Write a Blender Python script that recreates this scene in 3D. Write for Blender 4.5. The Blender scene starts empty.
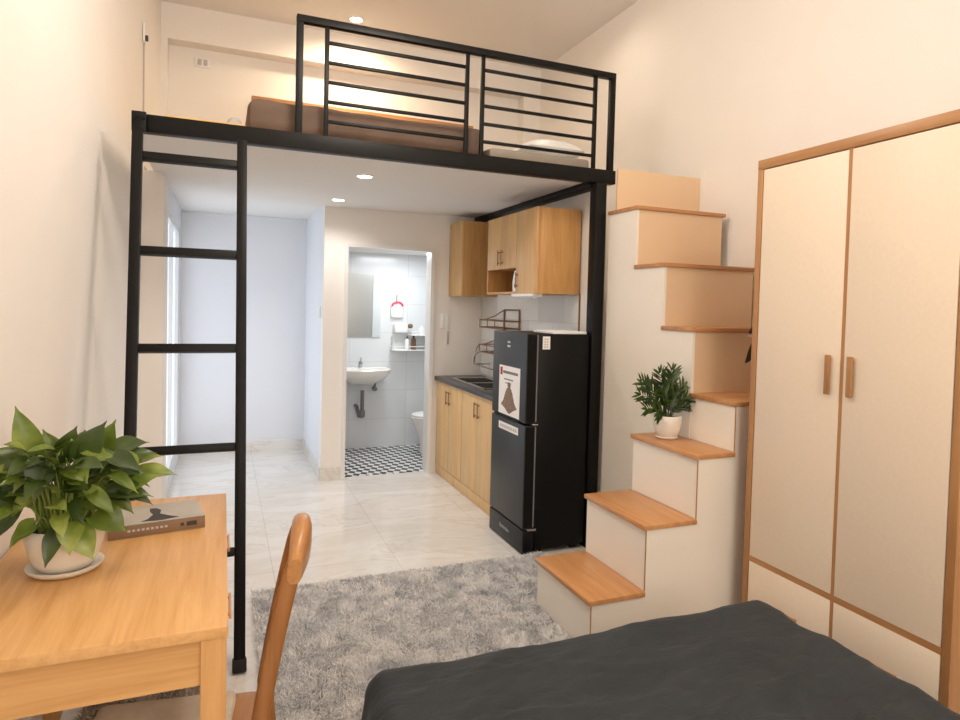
import bpy, bmesh, math, random
import numpy as np
from mathutils import Vector, Matrix, noise

random.seed(7)
scene = bpy.context.scene
COL = scene.collection
V = Vector
PI = math.pi

# ------------------------------------------------------------------ materials
MATS = {}

def new_mat(name):
    m = bpy.data.materials.new(name)
    m.use_nodes = True
    nt = m.node_tree
    for n in list(nt.nodes):
        nt.nodes.remove(n)
    out = nt.nodes.new('ShaderNodeOutputMaterial')
    b = nt.nodes.new('ShaderNodeBsdfPrincipled')
    nt.links.new(b.outputs[0], out.inputs[0])
    MATS[name] = m
    return m, nt, b

def lin(c):
    return tuple(((v / 255) / 12.92 if v / 255 <= 0.04045 else ((v / 255 + 0.055) / 1.055) ** 2.4) for v in c) + (1.0,)

def coords(nt, scale=(1, 1, 1), rot=(0, 0, 0), loc=(0, 0, 0)):
    tc = nt.nodes.new('ShaderNodeTexCoord')
    mp = nt.nodes.new('ShaderNodeMapping')
    mp.inputs['Scale'].default_value = scale
    mp.inputs['Rotation'].default_value = rot
    mp.inputs['Location'].default_value = loc
    nt.links.new(tc.outputs['Object'], mp.inputs[0])
    return mp.outputs[0]

def ramp(nt, fac, stops):
    r = nt.nodes.new('ShaderNodeValToRGB')
    els = r.color_ramp.elements
    while len(els) > 1:
        els.remove(els[-1])
    els[0].position, els[0].color = stops[0]
    for p, c in stops[1:]:
        e = els.new(p)
        e.color = c
    nt.links.new(fac, r.inputs[0])
    return r.outputs[0]

def noise_tex(nt, vec, scale, detail=4, rough=0.55, dist=0.0):
    n = nt.nodes.new('ShaderNodeTexNoise')
    n.inputs['Scale'].default_value = scale
    n.inputs['Detail'].default_value = detail
    n.inputs['Roughness'].default_value = rough
    n.inputs['Distortion'].default_value = dist
    nt.links.new(vec, n.inputs['Vector'])
    return n.outputs[0]

def bump(nt, b, h, strength=0.2, dist=0.01):
    n = nt.nodes.new('ShaderNodeBump')
    n.inputs['Strength'].default_value = strength
    n.inputs['Distance'].default_value = dist
    nt.links.new(h, n.inputs['Height'])
    nt.links.new(n.outputs[0], b.inputs['Normal'])

def plain(name, c, rough=0.5, metal=0.0, var=0.04, nscale=8, bmp=0.0, emit=None, estr=0.0, spec=0.5):
    m, nt, b = new_mat(name)
    c0 = lin(c)
    lo = tuple(max(0, v * (1 - var)) for v in c0[:3]) + (1,)
    hi = tuple(min(1, v * (1 + var)) for v in c0[:3]) + (1,)
    vec = coords(nt)
    f = noise_tex(nt, vec, nscale)
    nt.links.new(ramp(nt, f, [(0.3, lo), (0.7, hi)]), b.inputs['Base Color'])
    b.inputs['Roughness'].default_value = rough
    b.inputs['Metallic'].default_value = metal
    b.inputs['Specular IOR Level'].default_value = spec
    if bmp:
        bump(nt, b, noise_tex(nt, vec, nscale * 12, 3), bmp, 0.003)
    if emit:
        b.inputs['Emission Color'].default_value = lin(emit)
        b.inputs['Emission Strength'].default_value = estr
    return m

def wood(name, light, dark, axis='y', grain=1.0, rough=0.42):
    m, nt, b = new_mat(name)
    s = {'x': (1.6, 22, 22), 'y': (22, 1.6, 22), 'z': (22, 22, 1.6)}[axis]
    vec = coords(nt, tuple(v * grain for v in s))
    f1 = noise_tex(nt, vec, 1.0, 5, 0.6, 0.9)
    s2 = {'x': (5, 130, 130), 'y': (130, 5, 130), 'z': (130, 130, 5)}[axis]
    f2 = noise_tex(nt, coords(nt, s2), 1.0, 2, 0.5)
    mx = nt.nodes.new('ShaderNodeMath')
    mx.operation = 'MULTIPLY_ADD'
    mx.inputs[1].default_value = 0.25
    nt.links.new(f2, mx.inputs[0])
    mu = nt.nodes.new('ShaderNodeMath')
    mu.operation = 'MULTIPLY'
    mu.inputs[1].default_value = 0.8
    nt.links.new(f1, mu.inputs[0])
    nt.links.new(mu.outputs[0], mx.inputs[2])
    l, d = lin(light), lin(dark)
    mid = tuple((a + c) / 2 for a, c in zip(l, d))
    nt.links.new(ramp(nt, mx.outputs[0], [(0.33, d), (0.48, mid), (0.66, l)]), b.inputs['Base Color'])
    b.inputs['Roughness'].default_value = rough
    bump(nt, b, mx.outputs[0], 0.08, 0.002)
    return m

plain('wall_paint', (242, 237, 231), 0.85, var=0.012, nscale=3, bmp=0.05)
plain('ceiling_paint', (240, 236, 231), 0.9, var=0.01, nscale=2)
plain('niche_paint', (232, 233, 236), 0.8, var=0.01, nscale=2)
plain('black_metal', (9, 8, 7), 0.45, 0.0, var=0.15, nscale=14, spec=0.22)
plain('riser_panel_warm_lit', (228, 198, 162), 0.55, var=0.015, nscale=3)  # tan partly veneer, partly warm light painted into the upper risers
plain('white_panel', (240, 232, 220), 0.55, var=0.015, nscale=3)
plain('door_panel', (233, 216, 195), 0.5, var=0.02, nscale=60, bmp=0.04)
plain('ceramic', (238, 236, 232), 0.18, var=0.01)
plain('pot_white', (232, 226, 214), 0.45, var=0.02, nscale=5)
plain('soil', (52, 38, 28), 0.95, var=0.4, nscale=60, bmp=0.6)
plain('steel', (190, 188, 184), 0.25, 1.0, var=0.05, nscale=20)
plain('dark_bronze', (140, 110, 82), 0.4, 0.7, var=0.1, nscale=20)
plain('aluminium', (205, 203, 198), 0.4, 0.55, var=0.03)
plain('frame_white', (234, 233, 230), 0.35, 0.0, var=0.01)
plain('pipe_grey', (116, 116, 116), 0.35, 0.4, var=0.05)
plain('fridge_side', (6, 6, 6), 0.42, 0.0, var=0.1, nscale=30, spec=0.22)
plain('fridge_dark', (12, 12, 12), 0.35, 0.0, var=0.1, spec=0.3)
plain('rubber', (18, 18, 18), 0.8, var=0.1)
plain('paper', (236, 234, 232), 0.7, var=0.01)
plain('ink_red', (178, 40, 52), 0.7, var=0.05)
plain('ink_grey', (120, 118, 118), 0.7, var=0.05)
plain('ink_light', (190, 186, 184), 0.7, var=0.05)
plain('ink_brown', (132, 108, 92), 0.75, var=0.35, nscale=70)
plain('ink_dark', (62, 58, 58), 0.75, var=0.2, nscale=40)
plain('silver_ink', (200, 202, 204), 0.3, 0.6)
plain('counter_stone', (66, 66, 68), 0.3, var=0.35, nscale=120)
plain('plastic_white', (240, 240, 238), 0.4, var=0.01)
plain('plastic_pink', (226, 70, 104), 0.4, var=0.05)
plain('plastic_brown', (120, 92, 66), 0.4, var=0.1)
plain('dark_plastic', (60, 54, 54), 0.4, var=0.1)
plain('book_cover', (176, 168, 156), 0.5, var=0.08, nscale=14)
plain('book_spine', (134, 108, 82), 0.5, var=0.06, nscale=30)
plain('pages', (222, 208, 184), 0.8, var=0.06, nscale=90)
plain('cushion', (212, 198, 178), 0.9, var=0.08, nscale=26, bmp=0.2)
plain('loft_cover', (104, 86, 74), 0.9, var=0.14, nscale=6, bmp=0.2)
plain('grey_cover', (156, 148, 136), 0.9, var=0.08, nscale=6, bmp=0.2)
plain('mattress_cloth', (200, 196, 190), 0.9, var=0.05)
plain('lamp_glow', (255, 250, 240), 0.5, emit=(255, 244, 226), estr=14.0)
plain('stem_green', (120, 138, 62), 0.6, var=0.2, nscale=12)
plain('leaf_grey', (72, 70, 60), 0.6, var=0.4, nscale=30)
plain('petal', (236, 214, 206), 0.6, var=0.05)
plain('mirror', (176, 182, 184), 0.28, 0.75, var=0.0)
plain('mirror_edge', (214, 224, 228), 0.2, 0.3, var=0.02)

wood('desk_wood', (226, 178, 118), (202, 148, 88), 'y', 1.0, 0.36)
wood('desk_wood_x', (220, 172, 112), (198, 146, 86), 'x', 1.0, 0.4)
wood('desk_wood_z', (216, 166, 108), (194, 142, 82), 'z', 1.0, 0.4)
wood('tread_wood', (206, 152, 100), (182, 124, 74), 'y', 1.0, 0.38)
wood('tread_wood_x', (196, 144, 96), (168, 114, 68), 'x', 1.0, 0.4)
wood('frame_wood', (182, 134, 86), (156, 108, 64), 'z', 0.8, 0.42)
wood('frame_wood_y', (184, 136, 88), (158, 110, 66), 'y', 0.8, 0.42)
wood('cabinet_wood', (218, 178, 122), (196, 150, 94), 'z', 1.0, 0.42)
wood('cabinet_wood_shaded', (204, 156, 96), (178, 128, 70), 'z', 1.0, 0.42)  # darker copy of the cabinet wood, shade painted in for camera-facing faces
wood('base_wood', (228, 190, 136), (208, 164, 108), 'z', 1.0, 0.4)
wood('chair_wood', (172, 118, 66), (138, 88, 44), 'z', 0.8, 0.3)
wood('chair_wood_y', (192, 138, 82), (156, 102, 56), 'y', 0.8, 0.3)
wood('loft_wood', (224, 184, 120), (200, 152, 88), 'x', 1.0, 0.5)

def floor_mat():
    m, nt, b = new_mat('floor_tile')
    br = nt.nodes.new('ShaderNodeTexBrick')
    br.offset = 0.0
    br.inputs['Scale'].default_value = 1.0
    br.inputs['Brick Width'].default_value = 0.685
    br.inputs['Row Height'].default_value = 0.685
    br.inputs['Mortar Size'].default_value = 0.0016
    br.inputs['Mortar Smooth'].default_value = 0.1
    br.inputs['Color1'].default_value = (1, 1, 1, 1)
    br.inputs['Color2'].default_value = (0.96, 0.96, 0.96, 1)
    br.inputs['Mortar'].default_value = (0.70, 0.68, 0.66, 1)
    nt.links.new(coords(nt, loc=(-0.275, -0.32, 0)), br.inputs['Vector'])
    vec = coords(nt, (0.8, 2.2, 1), (0, 0, 0.5))
    f = noise_tex(nt, vec, 1.3, 8, 0.62, 1.3)
    c = ramp(nt, f, [(0.36, lin((222, 216, 208))), (0.47, lin((229, 225, 219))), (0.5, lin((218, 211, 202))), (0.53, lin((230, 226, 220))), (0.72, lin((234, 231, 226)))])
    mx = nt.nodes.new('ShaderNodeMix')
    mx.data_type = 'RGBA'
    mx.blend_type = 'MULTIPLY'
    mx.inputs[0].default_value = 1.0
    nt.links.new(c, mx.inputs[6])
    nt.links.new(br.outputs['Color'], mx.inputs[7])
    nt.links.new(mx.outputs[2], b.inputs['Base Color'])
    b.inputs['Roughness'].default_value = 0.08
    b.inputs['Specular IOR Level'].default_value = 0.5
floor_mat()

def brick_mat(name, c1, c2, mortar, w, h, ms, rot=(0, 0, 0), rough=0.25, off=0.5, bias=0.0):
    m, nt, b = new_mat(name)
    br = nt.nodes.new('ShaderNodeTexBrick')
    br.offset = off
    br.inputs['Scale'].default_value = 1.0
    br.inputs['Brick Width'].default_value = w
    br.inputs['Row Height'].default_value = h
    br.inputs['Mortar Size'].default_value = ms
    br.inputs['Bias'].default_value = bias
    br.inputs['Color1'].default_value = lin(c1)
    br.inputs['Color2'].default_value = lin(c2)
    br.inputs['Mortar'].default_value = lin(mortar)
    nt.links.new(coords(nt, rot=rot), br.inputs['Vector'])
    nt.links.new(br.outputs['Color'], b.inputs['Base Color'])
    b.inputs['Roughness'].default_value = rough
brick_mat('bath_wall_tile', (226, 230, 233), (220, 225, 229), (206, 210, 214), 0.6, 0.3, 0.003, (PI / 2, 0, 0), 0.16, 0.0)
brick_mat('bath_wall_tile_side', (226, 230, 233), (220, 225, 229), (206, 210, 214), 0.6, 0.3, 0.003, (PI / 2, 0, PI / 2), 0.16, 0.0)
brick_mat('splash_tile', (232, 230, 226), (216, 212, 206), (206, 202, 196), 0.40, 0.20, 0.002, (0, PI / 2, PI / 2), 0.15, 0.4)

def mosaic():
    m, nt, b = new_mat('bath_mosaic')
    ck = nt.nodes.new('ShaderNodeTexChecker')
    ck.inputs['Scale'].default_value = 1.0
    ck.inputs['Color1'].default_value = lin((26, 27, 31))
    ck.inputs['Color2'].default_value = lin((232, 233, 234))
    nt.links.new(coords(nt, (19, 15, 1), (0, 0, 0.5), (0, 0, 0.5)), ck.inputs['Vector'])
    nt.links.new(ck.outputs['Color'], b.inputs['Base Color'])
    b.inputs['Roughness'].default_value = 0.4
mosaic()

def fridge_front():
    m, nt, b = new_mat('fridge_front')
    vec = coords(nt, (1, 220, 2))
    f = noise_tex(nt, vec, 1.0, 2)
    nt.links.new(ramp(nt, f, [(0.3, lin((28, 28, 28))), (0.7, lin((40, 40, 39)))]), b.inputs['Base Color'])
    b.inputs['Metallic'].default_value = 0.3
    b.inputs['Roughness'].default_value = 0.36
fridge_front()

def rug_mat():
    m, nt, b = new_mat('rug_pile')
    f = noise_tex(nt, coords(nt, (1, 1.5, 0.2)), 5.5, 6, 0.66, 0.8)
    c = ramp(nt, f, [(0.30, lin((198, 198, 202))), (0.45, lin((222, 222, 223))), (0.56, lin((236, 234, 232))), (0.7, lin((250, 247, 244)))])
    nt.links.new(c, b.inputs['Base Color'])
    b.inputs['Roughness'].default_value = 0.85
    b.inputs['Sheen Weight'].default_value = 0.3
    return m
rug_mat()
plain('rug_back', (120, 118, 118), 0.95, var=0.3, nscale=40)
plain('mat_pile', (176, 160, 144), 0.9, var=0.3, nscale=14)

def duvet_mat():
    m, nt, b = new_mat('duvet_cloth')
    vec = coords(nt)
    f = noise_tex(nt, vec, 3.0, 4)
    nt.links.new(ramp(nt, f, [(0.3, lin((36, 41, 45))), (0.7, lin((48, 53, 57)))]), b.inputs['Base Color'])
    b.inputs['Roughness'].default_value = 0.72
    b.inputs['Sheen Weight'].default_value = 0.06
    b.inputs['Specular IOR Level'].default_value = 0.3
    v2 = coords(nt, (3, 7, 3), (0, 0, 0.35))
    h = noise_tex(nt, v2, 1.6, 5, 0.55, 0.6)
    bump(nt, b, h, 0.6, 0.03)
duvet_mat()

def leaf_mat(name, cs, tr=0.0):
    m, nt, b = new_mat(name)
    f = noise_tex(nt, coords(nt), 9.0, 3)
    nt.links.new(ramp(nt, f, [(0.28, lin(cs[0])), (0.5, lin(cs[1])), (0.74, lin(cs[2]))]), b.inputs['Base Color'])
    b.inputs['Roughness'].default_value = 0.36
    return m
leaf_mat('pothos_leaf', [(72, 90, 30), (106, 126, 46), (164, 172, 90)])
leaf_mat('pothos_leaf_dark', [(42, 60, 22), (60, 80, 30), (88, 104, 46)])
leaf_mat('fern_leaf', [(26, 46, 16), (46, 70, 24), (86, 108, 40)])

def pane_mat():
    m, nt, b = new_mat('frosted_pane')
    f = noise_tex(nt, coords(nt), 2.0, 2)
    c = ramp(nt, f, [(0.3, lin((214, 228, 246))), (0.7, lin((226, 236, 250)))])
    nt.links.new(c, b.inputs['Base Color'])
    nt.links.new(c, b.inputs['Emission Color'])
    b.inputs['Emission Strength'].default_value = 0.9
    b.inputs['Roughness'].default_value = 0.4
pane_mat()

# ------------------------------------------------------------------ mesh helpers
def bm_new():
    return bmesh.new()

def box(bm, x0, y0, z0, x1, y1, z1, bev=0.0, seg=2):
    t = bmesh.new()
    bmesh.ops.create_cube(t, size=1)
    sx, sy, sz = abs(x1 - x0), abs(y1 - y0), abs(z1 - z0)
    for v in t.verts:
        v.co = V(((x0 + x1) / 2 + v.co.x * sx, (y0 + y1) / 2 + v.co.y * sy, (z0 + z1) / 2 + v.co.z * sz))
    bev = min(bev, 0.45 * min(sx, sy, sz))
    if bev > 0:
        bmesh.ops.bevel(t, geom=list(t.edges), offset=bev, segments=seg, affect='EDGES', profile=0.5)
    merge(bm, t)
    return bm

def merge(bm, t, mat=None):
    m = {}
    for v in t.verts:
        m[v] = bm.verts.new(mat @ v.co if mat else v.co)
    for f in t.faces:
        try:
            bm.faces.new([m[v] for v in f.verts])
        except ValueError:
            pass
    t.free()

def obox(bm, c, ax, ay, az, sx, sy, sz, bev=0.0, seg=2):
    """box centred at c, with half axes along the unit vectors ax, ay, az"""
    t = bmesh.new()
    box(t, -sx / 2, -sy / 2, -sz / 2, sx / 2, sy / 2, sz / 2, bev, seg)
    M = Matrix(((ax[0], ay[0], az[0], c[0]), (ax[1], ay[1], az[1], c[1]), (ax[2], ay[2], az[2], c[2]), (0, 0, 0, 1)))
    merge(bm, t, M)

def bar(bm, p, q, w, h, up=(0, 0, 1), bev=0.002):
    """square-section bar from p to q"""
    p, q = V(p), V(q)
    az = (q - p).normalized()
    ax = V(up).cross(az)
    if ax.length < 1e-4:
        ax = V((1, 0, 0))
    ax.normalize()
    ay = az.cross(ax)
    obox(bm, (p + q) / 2, ax, ay, az, w, h, (q - p).length, bev)

def tube(bm, pts, r, seg=10, caps=True):
    pts = [V(p) for p in pts]
    rs = r if isinstance(r, (list, tuple)) else [r] * len(pts)
    rings = []
    prev = None
    for i, p in enumerate(pts):
        d = (pts[min(i + 1, len(pts) - 1)] - pts[max(i - 1, 0)]).normalized()
        if prev is None:
            a = d.orthogonal().normalized()
        else:
            a = (prev - d * prev.dot(d)).normalized()
        prev = a
        b = d.cross(a)
        rings.append([bm.verts.new(p + (a * math.cos(t) + b * math.sin(t)) * rs[i]) for t in [2 * PI * k / seg for k in range(seg)]])
    for i in range(len(rings) - 1):
        for k in range(seg):
            bm.faces.new((rings[i][k], rings[i][(k + 1) % seg], rings[i + 1][(k + 1) % seg], rings[i + 1][k]))
    if caps:
        bm.faces.new(list(reversed(rings[0])))
        bm.faces.new(rings[-1])
    return bm

def lathe(bm, prof, c=(0, 0, 0), seg=40, axis='z', sx=1.0, sy=1.0):
    rings = []
    for r, z in prof:
        ring = []
        for k in range(seg):
            t = 2 * PI * k / seg
            a, b_, h = r * math.cos(t) * sx, r * math.sin(t) * sy, z
            p = {'z': (a, b_, h), 'x': (h, a, b_), 'y': (a, h, b_)}[axis]
            ring.append(bm.verts.new(V(c) + V(p)))
        rings.append(ring)
    for i in range(len(rings) - 1):
        for k in range(seg):
            bm.faces.new((rings[i][k], rings[i][(k + 1) % seg], rings[i + 1][(k + 1) % seg], rings[i + 1][k]))
    bm.faces.new(list(reversed(rings[0])))
    bm.faces.new(rings[-1])
    return bm

def prism(bm, poly, axis, a0, a1):
    """extrude a 2-D polygon along an axis between a0 and a1"""
    def P(u, v, a):
        return {'x': (a, u, v), 'y': (u, a, v), 'z': (u, v, a)}[axis]
    A = [bm.verts.new(P(u, v, a0)) for u, v in poly]
    B = [bm.verts.new(P(u, v, a1)) for u, v in poly]
    n = len(poly)
    for i in range(n):
        bm.faces.new((A[i], A[(i + 1) % n], B[(i + 1) % n], B[i]))
    bm.faces.new(list(reversed(A)))
    bm.faces.new(B)
    return bm

ORIG = {}

def smooth_mesh(me, ang=35):
    me.polygons.foreach_set('use_smooth', [True] * len(me.polygons))
    try:
        me.set_sharp_from_angle(angle=math.radians(ang))
    except Exception:
        pass

def obj(name, bm, mat, parent=None, base=None, smooth=True, ang=35):
    bmesh.ops.recalc_face_normals(bm, faces=list(bm.faces))
    o0 = ORIG[parent.name] if parent else V(base if base is not None else (0, 0, 0))
    me = bpy.data.meshes.new(name)
    for v in bm.verts:
        v.co -= o0
    bm.to_mesh(me)
    bm.free()
    if smooth:
        smooth_mesh(me, ang)
    me.materials.append(MATS[mat])
    o = bpy.data.objects.new(name, me)
    COL.objects.link(o)
    if parent:
        o.parent = parent
    else:
        o.location = o0
    ORIG[o.name] = o0
    return o

def thing(name, label, cat, loc=(0, 0, 0), group=None):
    o = bpy.data.objects.new(name, None)
    o.empty_display_size = 0.1
    COL.objects.link(o)
    o.location = loc
    o['label'] = label
    o['category'] = cat
    if group:
        o['group'] = group
    ORIG[o.name] = V(loc)
    return o

def tag(o, label, cat, group=None):
    o['label'] = label
    o['category'] = cat
    if group:
        o['group'] = group
    return o

def struct(name, bm, mat, smooth=False, parent=None):
    o = obj(name, bm, mat, parent, smooth=smooth)
    if not parent:
        o['kind'] = 'structure'
    return o

def bx(x0, y0, z0, x1, y1, z1, bev=0.0, seg=2):
    return box(bmesh.new(), x0, y0, z0, x1, y1, z1, bev, seg)

def boxes(*bs, bev=0.0):
    bm = bmesh.new()
    for b in bs:
        box(bm, *b, bev)
    return bm

def text_mesh(s, size, M, mat, name, parent, font_ext=0.0004):
    cu = bpy.data.curves.new(name, 'FONT')
    cu.body = s
    cu.size = size
    cu.align_x = 'CENTER'
    cu.align_y = 'CENTER'
    cu.extrude = font_ext
    t = bpy.data.objects.new(name + '_tmp', cu)
    COL.objects.link(t)
    bpy.context.view_layer.update()
    dg = bpy.context.evaluated_depsgraph_get()
    me = bpy.data.meshes.new_from_object(t.evaluated_get(dg))
    bpy.data.objects.remove(t)
    bm = bmesh.new()
    bm.from_mesh(me)
    bmesh.ops.transform(bm, matrix=M, verts=list(bm.verts))
    bpy.data.meshes.remove(me)
    return obj(name, bm, mat, parent, smooth=False)

# ------------------------------------------------------------------ dimensions (metres)
def wl(y):                      # left wall runs very slightly out of parallel
    return -0.59 + 0.03 * (y - 2.2)
XR = 2.90                       # right wall
ZC = 3.86                       # high ceiling
ZL = 2.30                       # ceiling below the loft
YB = 5.9                        # back wall above the loft
YBATH = 5.565
YN = 6.84
YF = -1.8

# ------------------------------------------------------------------ setting
struct('floor', bx(-0.9, YF, -0.12, 3.0, YBATH + 0.06, 0.0), 'floor_tile')
struct('floor.001', bx(-0.6, YBATH + 0.06, -0.12, 0.78, YN + 0.1, 0.0), 'floor_tile')
struct('floor_bathroom', bx(0.78, YBATH + 0.06, -0.12, 2.6, 6.8, 0.004), 'bath_mosaic')
struct('ceiling', bx(-0.9, YF, ZC, 3.0, 6.3, ZC + 0.1), 'ceiling_paint')
struct('ceiling_under_loft', boxes((wl(3.5) + 0.14, 3.56, ZL, 2.25, YBATH, 2.344)), 'ceiling_paint')
struct('ceiling_niche', bx(-0.6, YBATH, 2.330, 0.86, YN + 0.1, 2.345), 'ceiling_paint')

bm = bmesh.new()
prism(bm, [(wl(YF), YF), (wl(6.2), 6.2), (wl(6.2) - 0.2, 6.2), (wl(YF) - 0.2, YF)], 'z', 2.40, ZC)
prism(bm, [(wl(YF) + 0.007, YF), (wl(5.0) + 0.007, 5.0), (wl(5.0) - 0.2, 5.0), (wl(YF) - 0.2, YF)], 'z', 0, 2.40)
struct('wall_left', bm, 'wall_paint')
struct('wall_right', bx(XR, YF, 0, XR + 0.15, 6.2, ZC), 'wall_paint')
struct('wall_front', bx(-0.9, YF - 0.12, 0, 3.0, YF, ZC), 'wall_paint')
# back wall above the loft: recess below a bulkhead
struct('wall_back', boxes((-0.6, YB + 0.14, 2.367, 3.0, YB + 0.3, ZC), (-0.6, YB, 2.367, -0.43, YB + 0.14, 3.58), (2.72, YB, 2.367, XR, YB + 0.14, 3.58)), 'wall_paint')
struct('trim_1', bx(-0.6, YB, 3.58, 3.0, YB + 0.14, ZC), 'wall_paint')
# pilaster at the left, in front of the niche
struct('wall_pilaster', bx(-0.62, 4.65, 0, -0.353, 5.02, ZL), 'wall_paint')
# niche
struct('wall_niche_back', bx(-0.6, YN, 0, 0.9, YN + 0.1, 2.329), 'niche_paint')
struct('wall_niche_right', bx(0.775, YBATH + 0.12, 0, 0.86, YN, 2.329), 'niche_paint')
struct('wall_niche_left', boxes((-0.45, 5.02, 0, -0.37, 5.16, 2.329), (-0.45, 6.72, 0, -0.37, YN, 2.329), (-0.45, 5.16, 2.14, -0.37, 6.72, 2.329), (-0.45, 5.16, 0, -0.37, 6.72, 0.12)), 'niche_paint')
w1 = struct('window_1', boxes((-0.44, 5.16, 0.12, -0.38, 5.20, 2.14), (-0.44, 6.68, 0.12, -0.38, 6.72, 2.14), (-0.44, 5.2, 2.10, -0.38, 6.68, 2.14), (-0.44, 5.2, 0.12, -0.38, 6.68, 0.16), (-0.44, 5.92, 0.16, -0.38, 5.96, 2.10)), 'plastic_white')
struct('window_pane', boxes((-0.42, 5.2, 0.16, -0.41, 5.92, 2.10), (-0.42, 5.96, 0.16, -0.41, 6.68, 2.10)), 'frosted_pane', parent=w1)
# partition with the bathroom doorway
struct('wall_bathroom', boxes((0.775, YBATH, 0, 0.95, YBATH + 0.12, 2.329), (0.95, YBATH, 2.0, 1.70, YBATH + 0.12, 2.329), (1.70, YBATH, 0, 2.25, YBATH + 0.12, 2.329)), 'wall_paint')
struct('wall_kitchen', bx(2.2, 3.60, 0, 2.26, YBATH, 2.365), 'wall_paint')
# bathroom shell
struct('wall_bathroom_back', bx(0.86, 6.70, 0, 2.6, 6.80, 2.2), 'bath_wall_tile')
struct('wall_bathroom_left', bx(0.86, YBATH + 0.12, 0, 0.90, 6.70, 2.2), 'bath_wall_tile_side')
struct('wall_bathroom_right', bx(2.36, YBATH + 0.12, 0, 2.6, 6.70, 2.2), 'bath_wall_tile_side')
struct('ceiling_bathroom', bx(0.86, YBATH + 0.12, 2.02, 2.6, 6.80, 2.1), 'ceiling_paint')
# baseboards
struct('baseboard_niche', boxes((-0.37, YN - 0.012, 0, 0.763, YN, 0.105), (0.763, YBATH - 0.012, 0, 0.775, YN, 0.105)), 'floor_tile')
struct('baseboard_bathroom', bx(0.763, YBATH - 0.014, 0, 0.945, YBATH, 0.105), 'floor_tile')
bm = bmesh.new()
prism(bm, [(wl(YF), YF), (wl(4.65), 4.65), (wl(4.65) + 0.012, 4.65), (wl(YF) + 0.012, YF)], 'z', 0, 0.1)
struct('baseboard_left', bm, 'floor_tile')

# bathroom door frame (aluminium), and the kitchen splashback tiles
struct('door_1', boxes((0.94, YBATH - 0.02, 0, 0.972, YBATH + 0.13, 2.0), (1.698, YBATH - 0.02, 0, 1.73, YBATH + 0.13, 2.0), (0.972, YBATH - 0.019, 1.972, 1.698, YBATH + 0.129, 2.0)), 'frame_white')
struct('trim_2', bx(2.192, 3.80, 0.88, 2.2, YBATH - 0.008, 1.60), 'splash_tile')
struct('trim_3', bx(2.190, 3.792, 0.88, 2.2, 3.80, 1.60), 'dark_bronze')

# ------------------------------------------------------------------ loft steel frame, deck, railing, ladder
t = thing('loft_support', 'black steel loft frame with long front beam on a square post', 'frame', (2.157, 3.54, 0))
bm = bmesh.new()
box(bm, -0.40, 3.50, 2.282, 2.255, 3.56, 2.365, 0.003)
obj('front_beam', bm, 'black_metal', t)
obj('side_beam', bx(2.10, 3.56, 2.263, 2.197, YBATH - 0.002, 2.300, 0.003), 'black_metal', t)
obj('post', bx(2.119, 3.50, 0, 2.194, 3.575, 2.282, 0.003), 'black_metal', t)
bm = bmesh.new()
box(bm, -0.402, 3.478, 2.275, -0.34, 3.50, 2.37, 0.004)
for k in (-0.39, -0.352):
    lathe(bm, [(0.007, 3.472), (0.008, 3.478)], (k, 0, 2.34), 8, 'y')
obj('bracket', bm, 'black_metal', t)

struct('floor_loft', bx(-0.395, 3.565, 2.346, 2.26, YB + 0.13, 2.366), 'loft_wood')

t = thing('loft_railing', 'black metal guard rail with horizontal bars along the loft edge', 'railing', (1.3, 3.53, 2.365))
for x in (0.351, 2.228):
    obj('post', bx(x - 0.017, 3.513, 2.365, x + 0.017, 3.547, 2.965, 0.002), 'black_metal', t)
obj('top_rail', bx(0.334, 3.51, 2.931, 2.245, 3.55, 2.968, 0.003), 'black_metal', t)
for xa, xb in ((0.488, 1.267), (1.362, 2.107)):
    for x in (xa, xb):
        obj('upright', bx(x - 0.011, 3.519, 2.365, x + 0.011, 3.541, 2.940, 0.002), 'black_metal', t)
    for k in range(5):
        z = 2.853 - k * 0.1015
        obj('bar', bx(xa + 0.011, 3.522, z - 0.009, xb - 0.011, 3.538, z + 0.009, 0.003), 'black_metal', t)

# ladder: leans from the floor at y 2.765 to the loft beam at y 3.45
def ly(z):
    return 2.765 + 0.685 * z / 2.35
t = thing('loft_ladder', 'black metal ladder with five rungs leaning up to the loft edge', 'ladder', (-0.14, 2.79, 0))
dirv = V((0, 0.685, 2.35)).normalized()
XL0, XL1 = -0.365, 0.078
def rail_x(x, z):
    return x if x == XL1 else -0.331 - 0.017 * z
for x in (XL0, XL1):
    bm = bmesh.new()
    bar(bm, (rail_x(x, 0), ly(0.03), 0.03), (rail_x(x, 2.27), ly(2.27), 2.27), 0.044, 0.044, (1, 0, 0), 0.004)
    r = obj('rail', bm, 'black_metal', t)
    bm = bmesh.new()
    bar(bm, (rail_x(x, 0), ly(0.0), 0.001), (rail_x(x, 0.05), ly(0.05), 0.05), 0.054, 0.054, (1, 0, 0), 0.005)
    obj('foot_cap', bm, 'rubber', r)
for z in (2.145, 1.707, 1.283, 0.864, 0.448):
    bm = bmesh.new()
    xl_ = rail_x(XL0, z)
    obox(bm, (0.5 * (xl_ + XL1), ly(z), z), (1, 0, 0), (0, dirv.z, -dirv.y), dirv, XL1 - xl_ - 0.044, 0.042, 0.036, 0.004)
    obj('rung', bm, 'black_metal', t)

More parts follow.
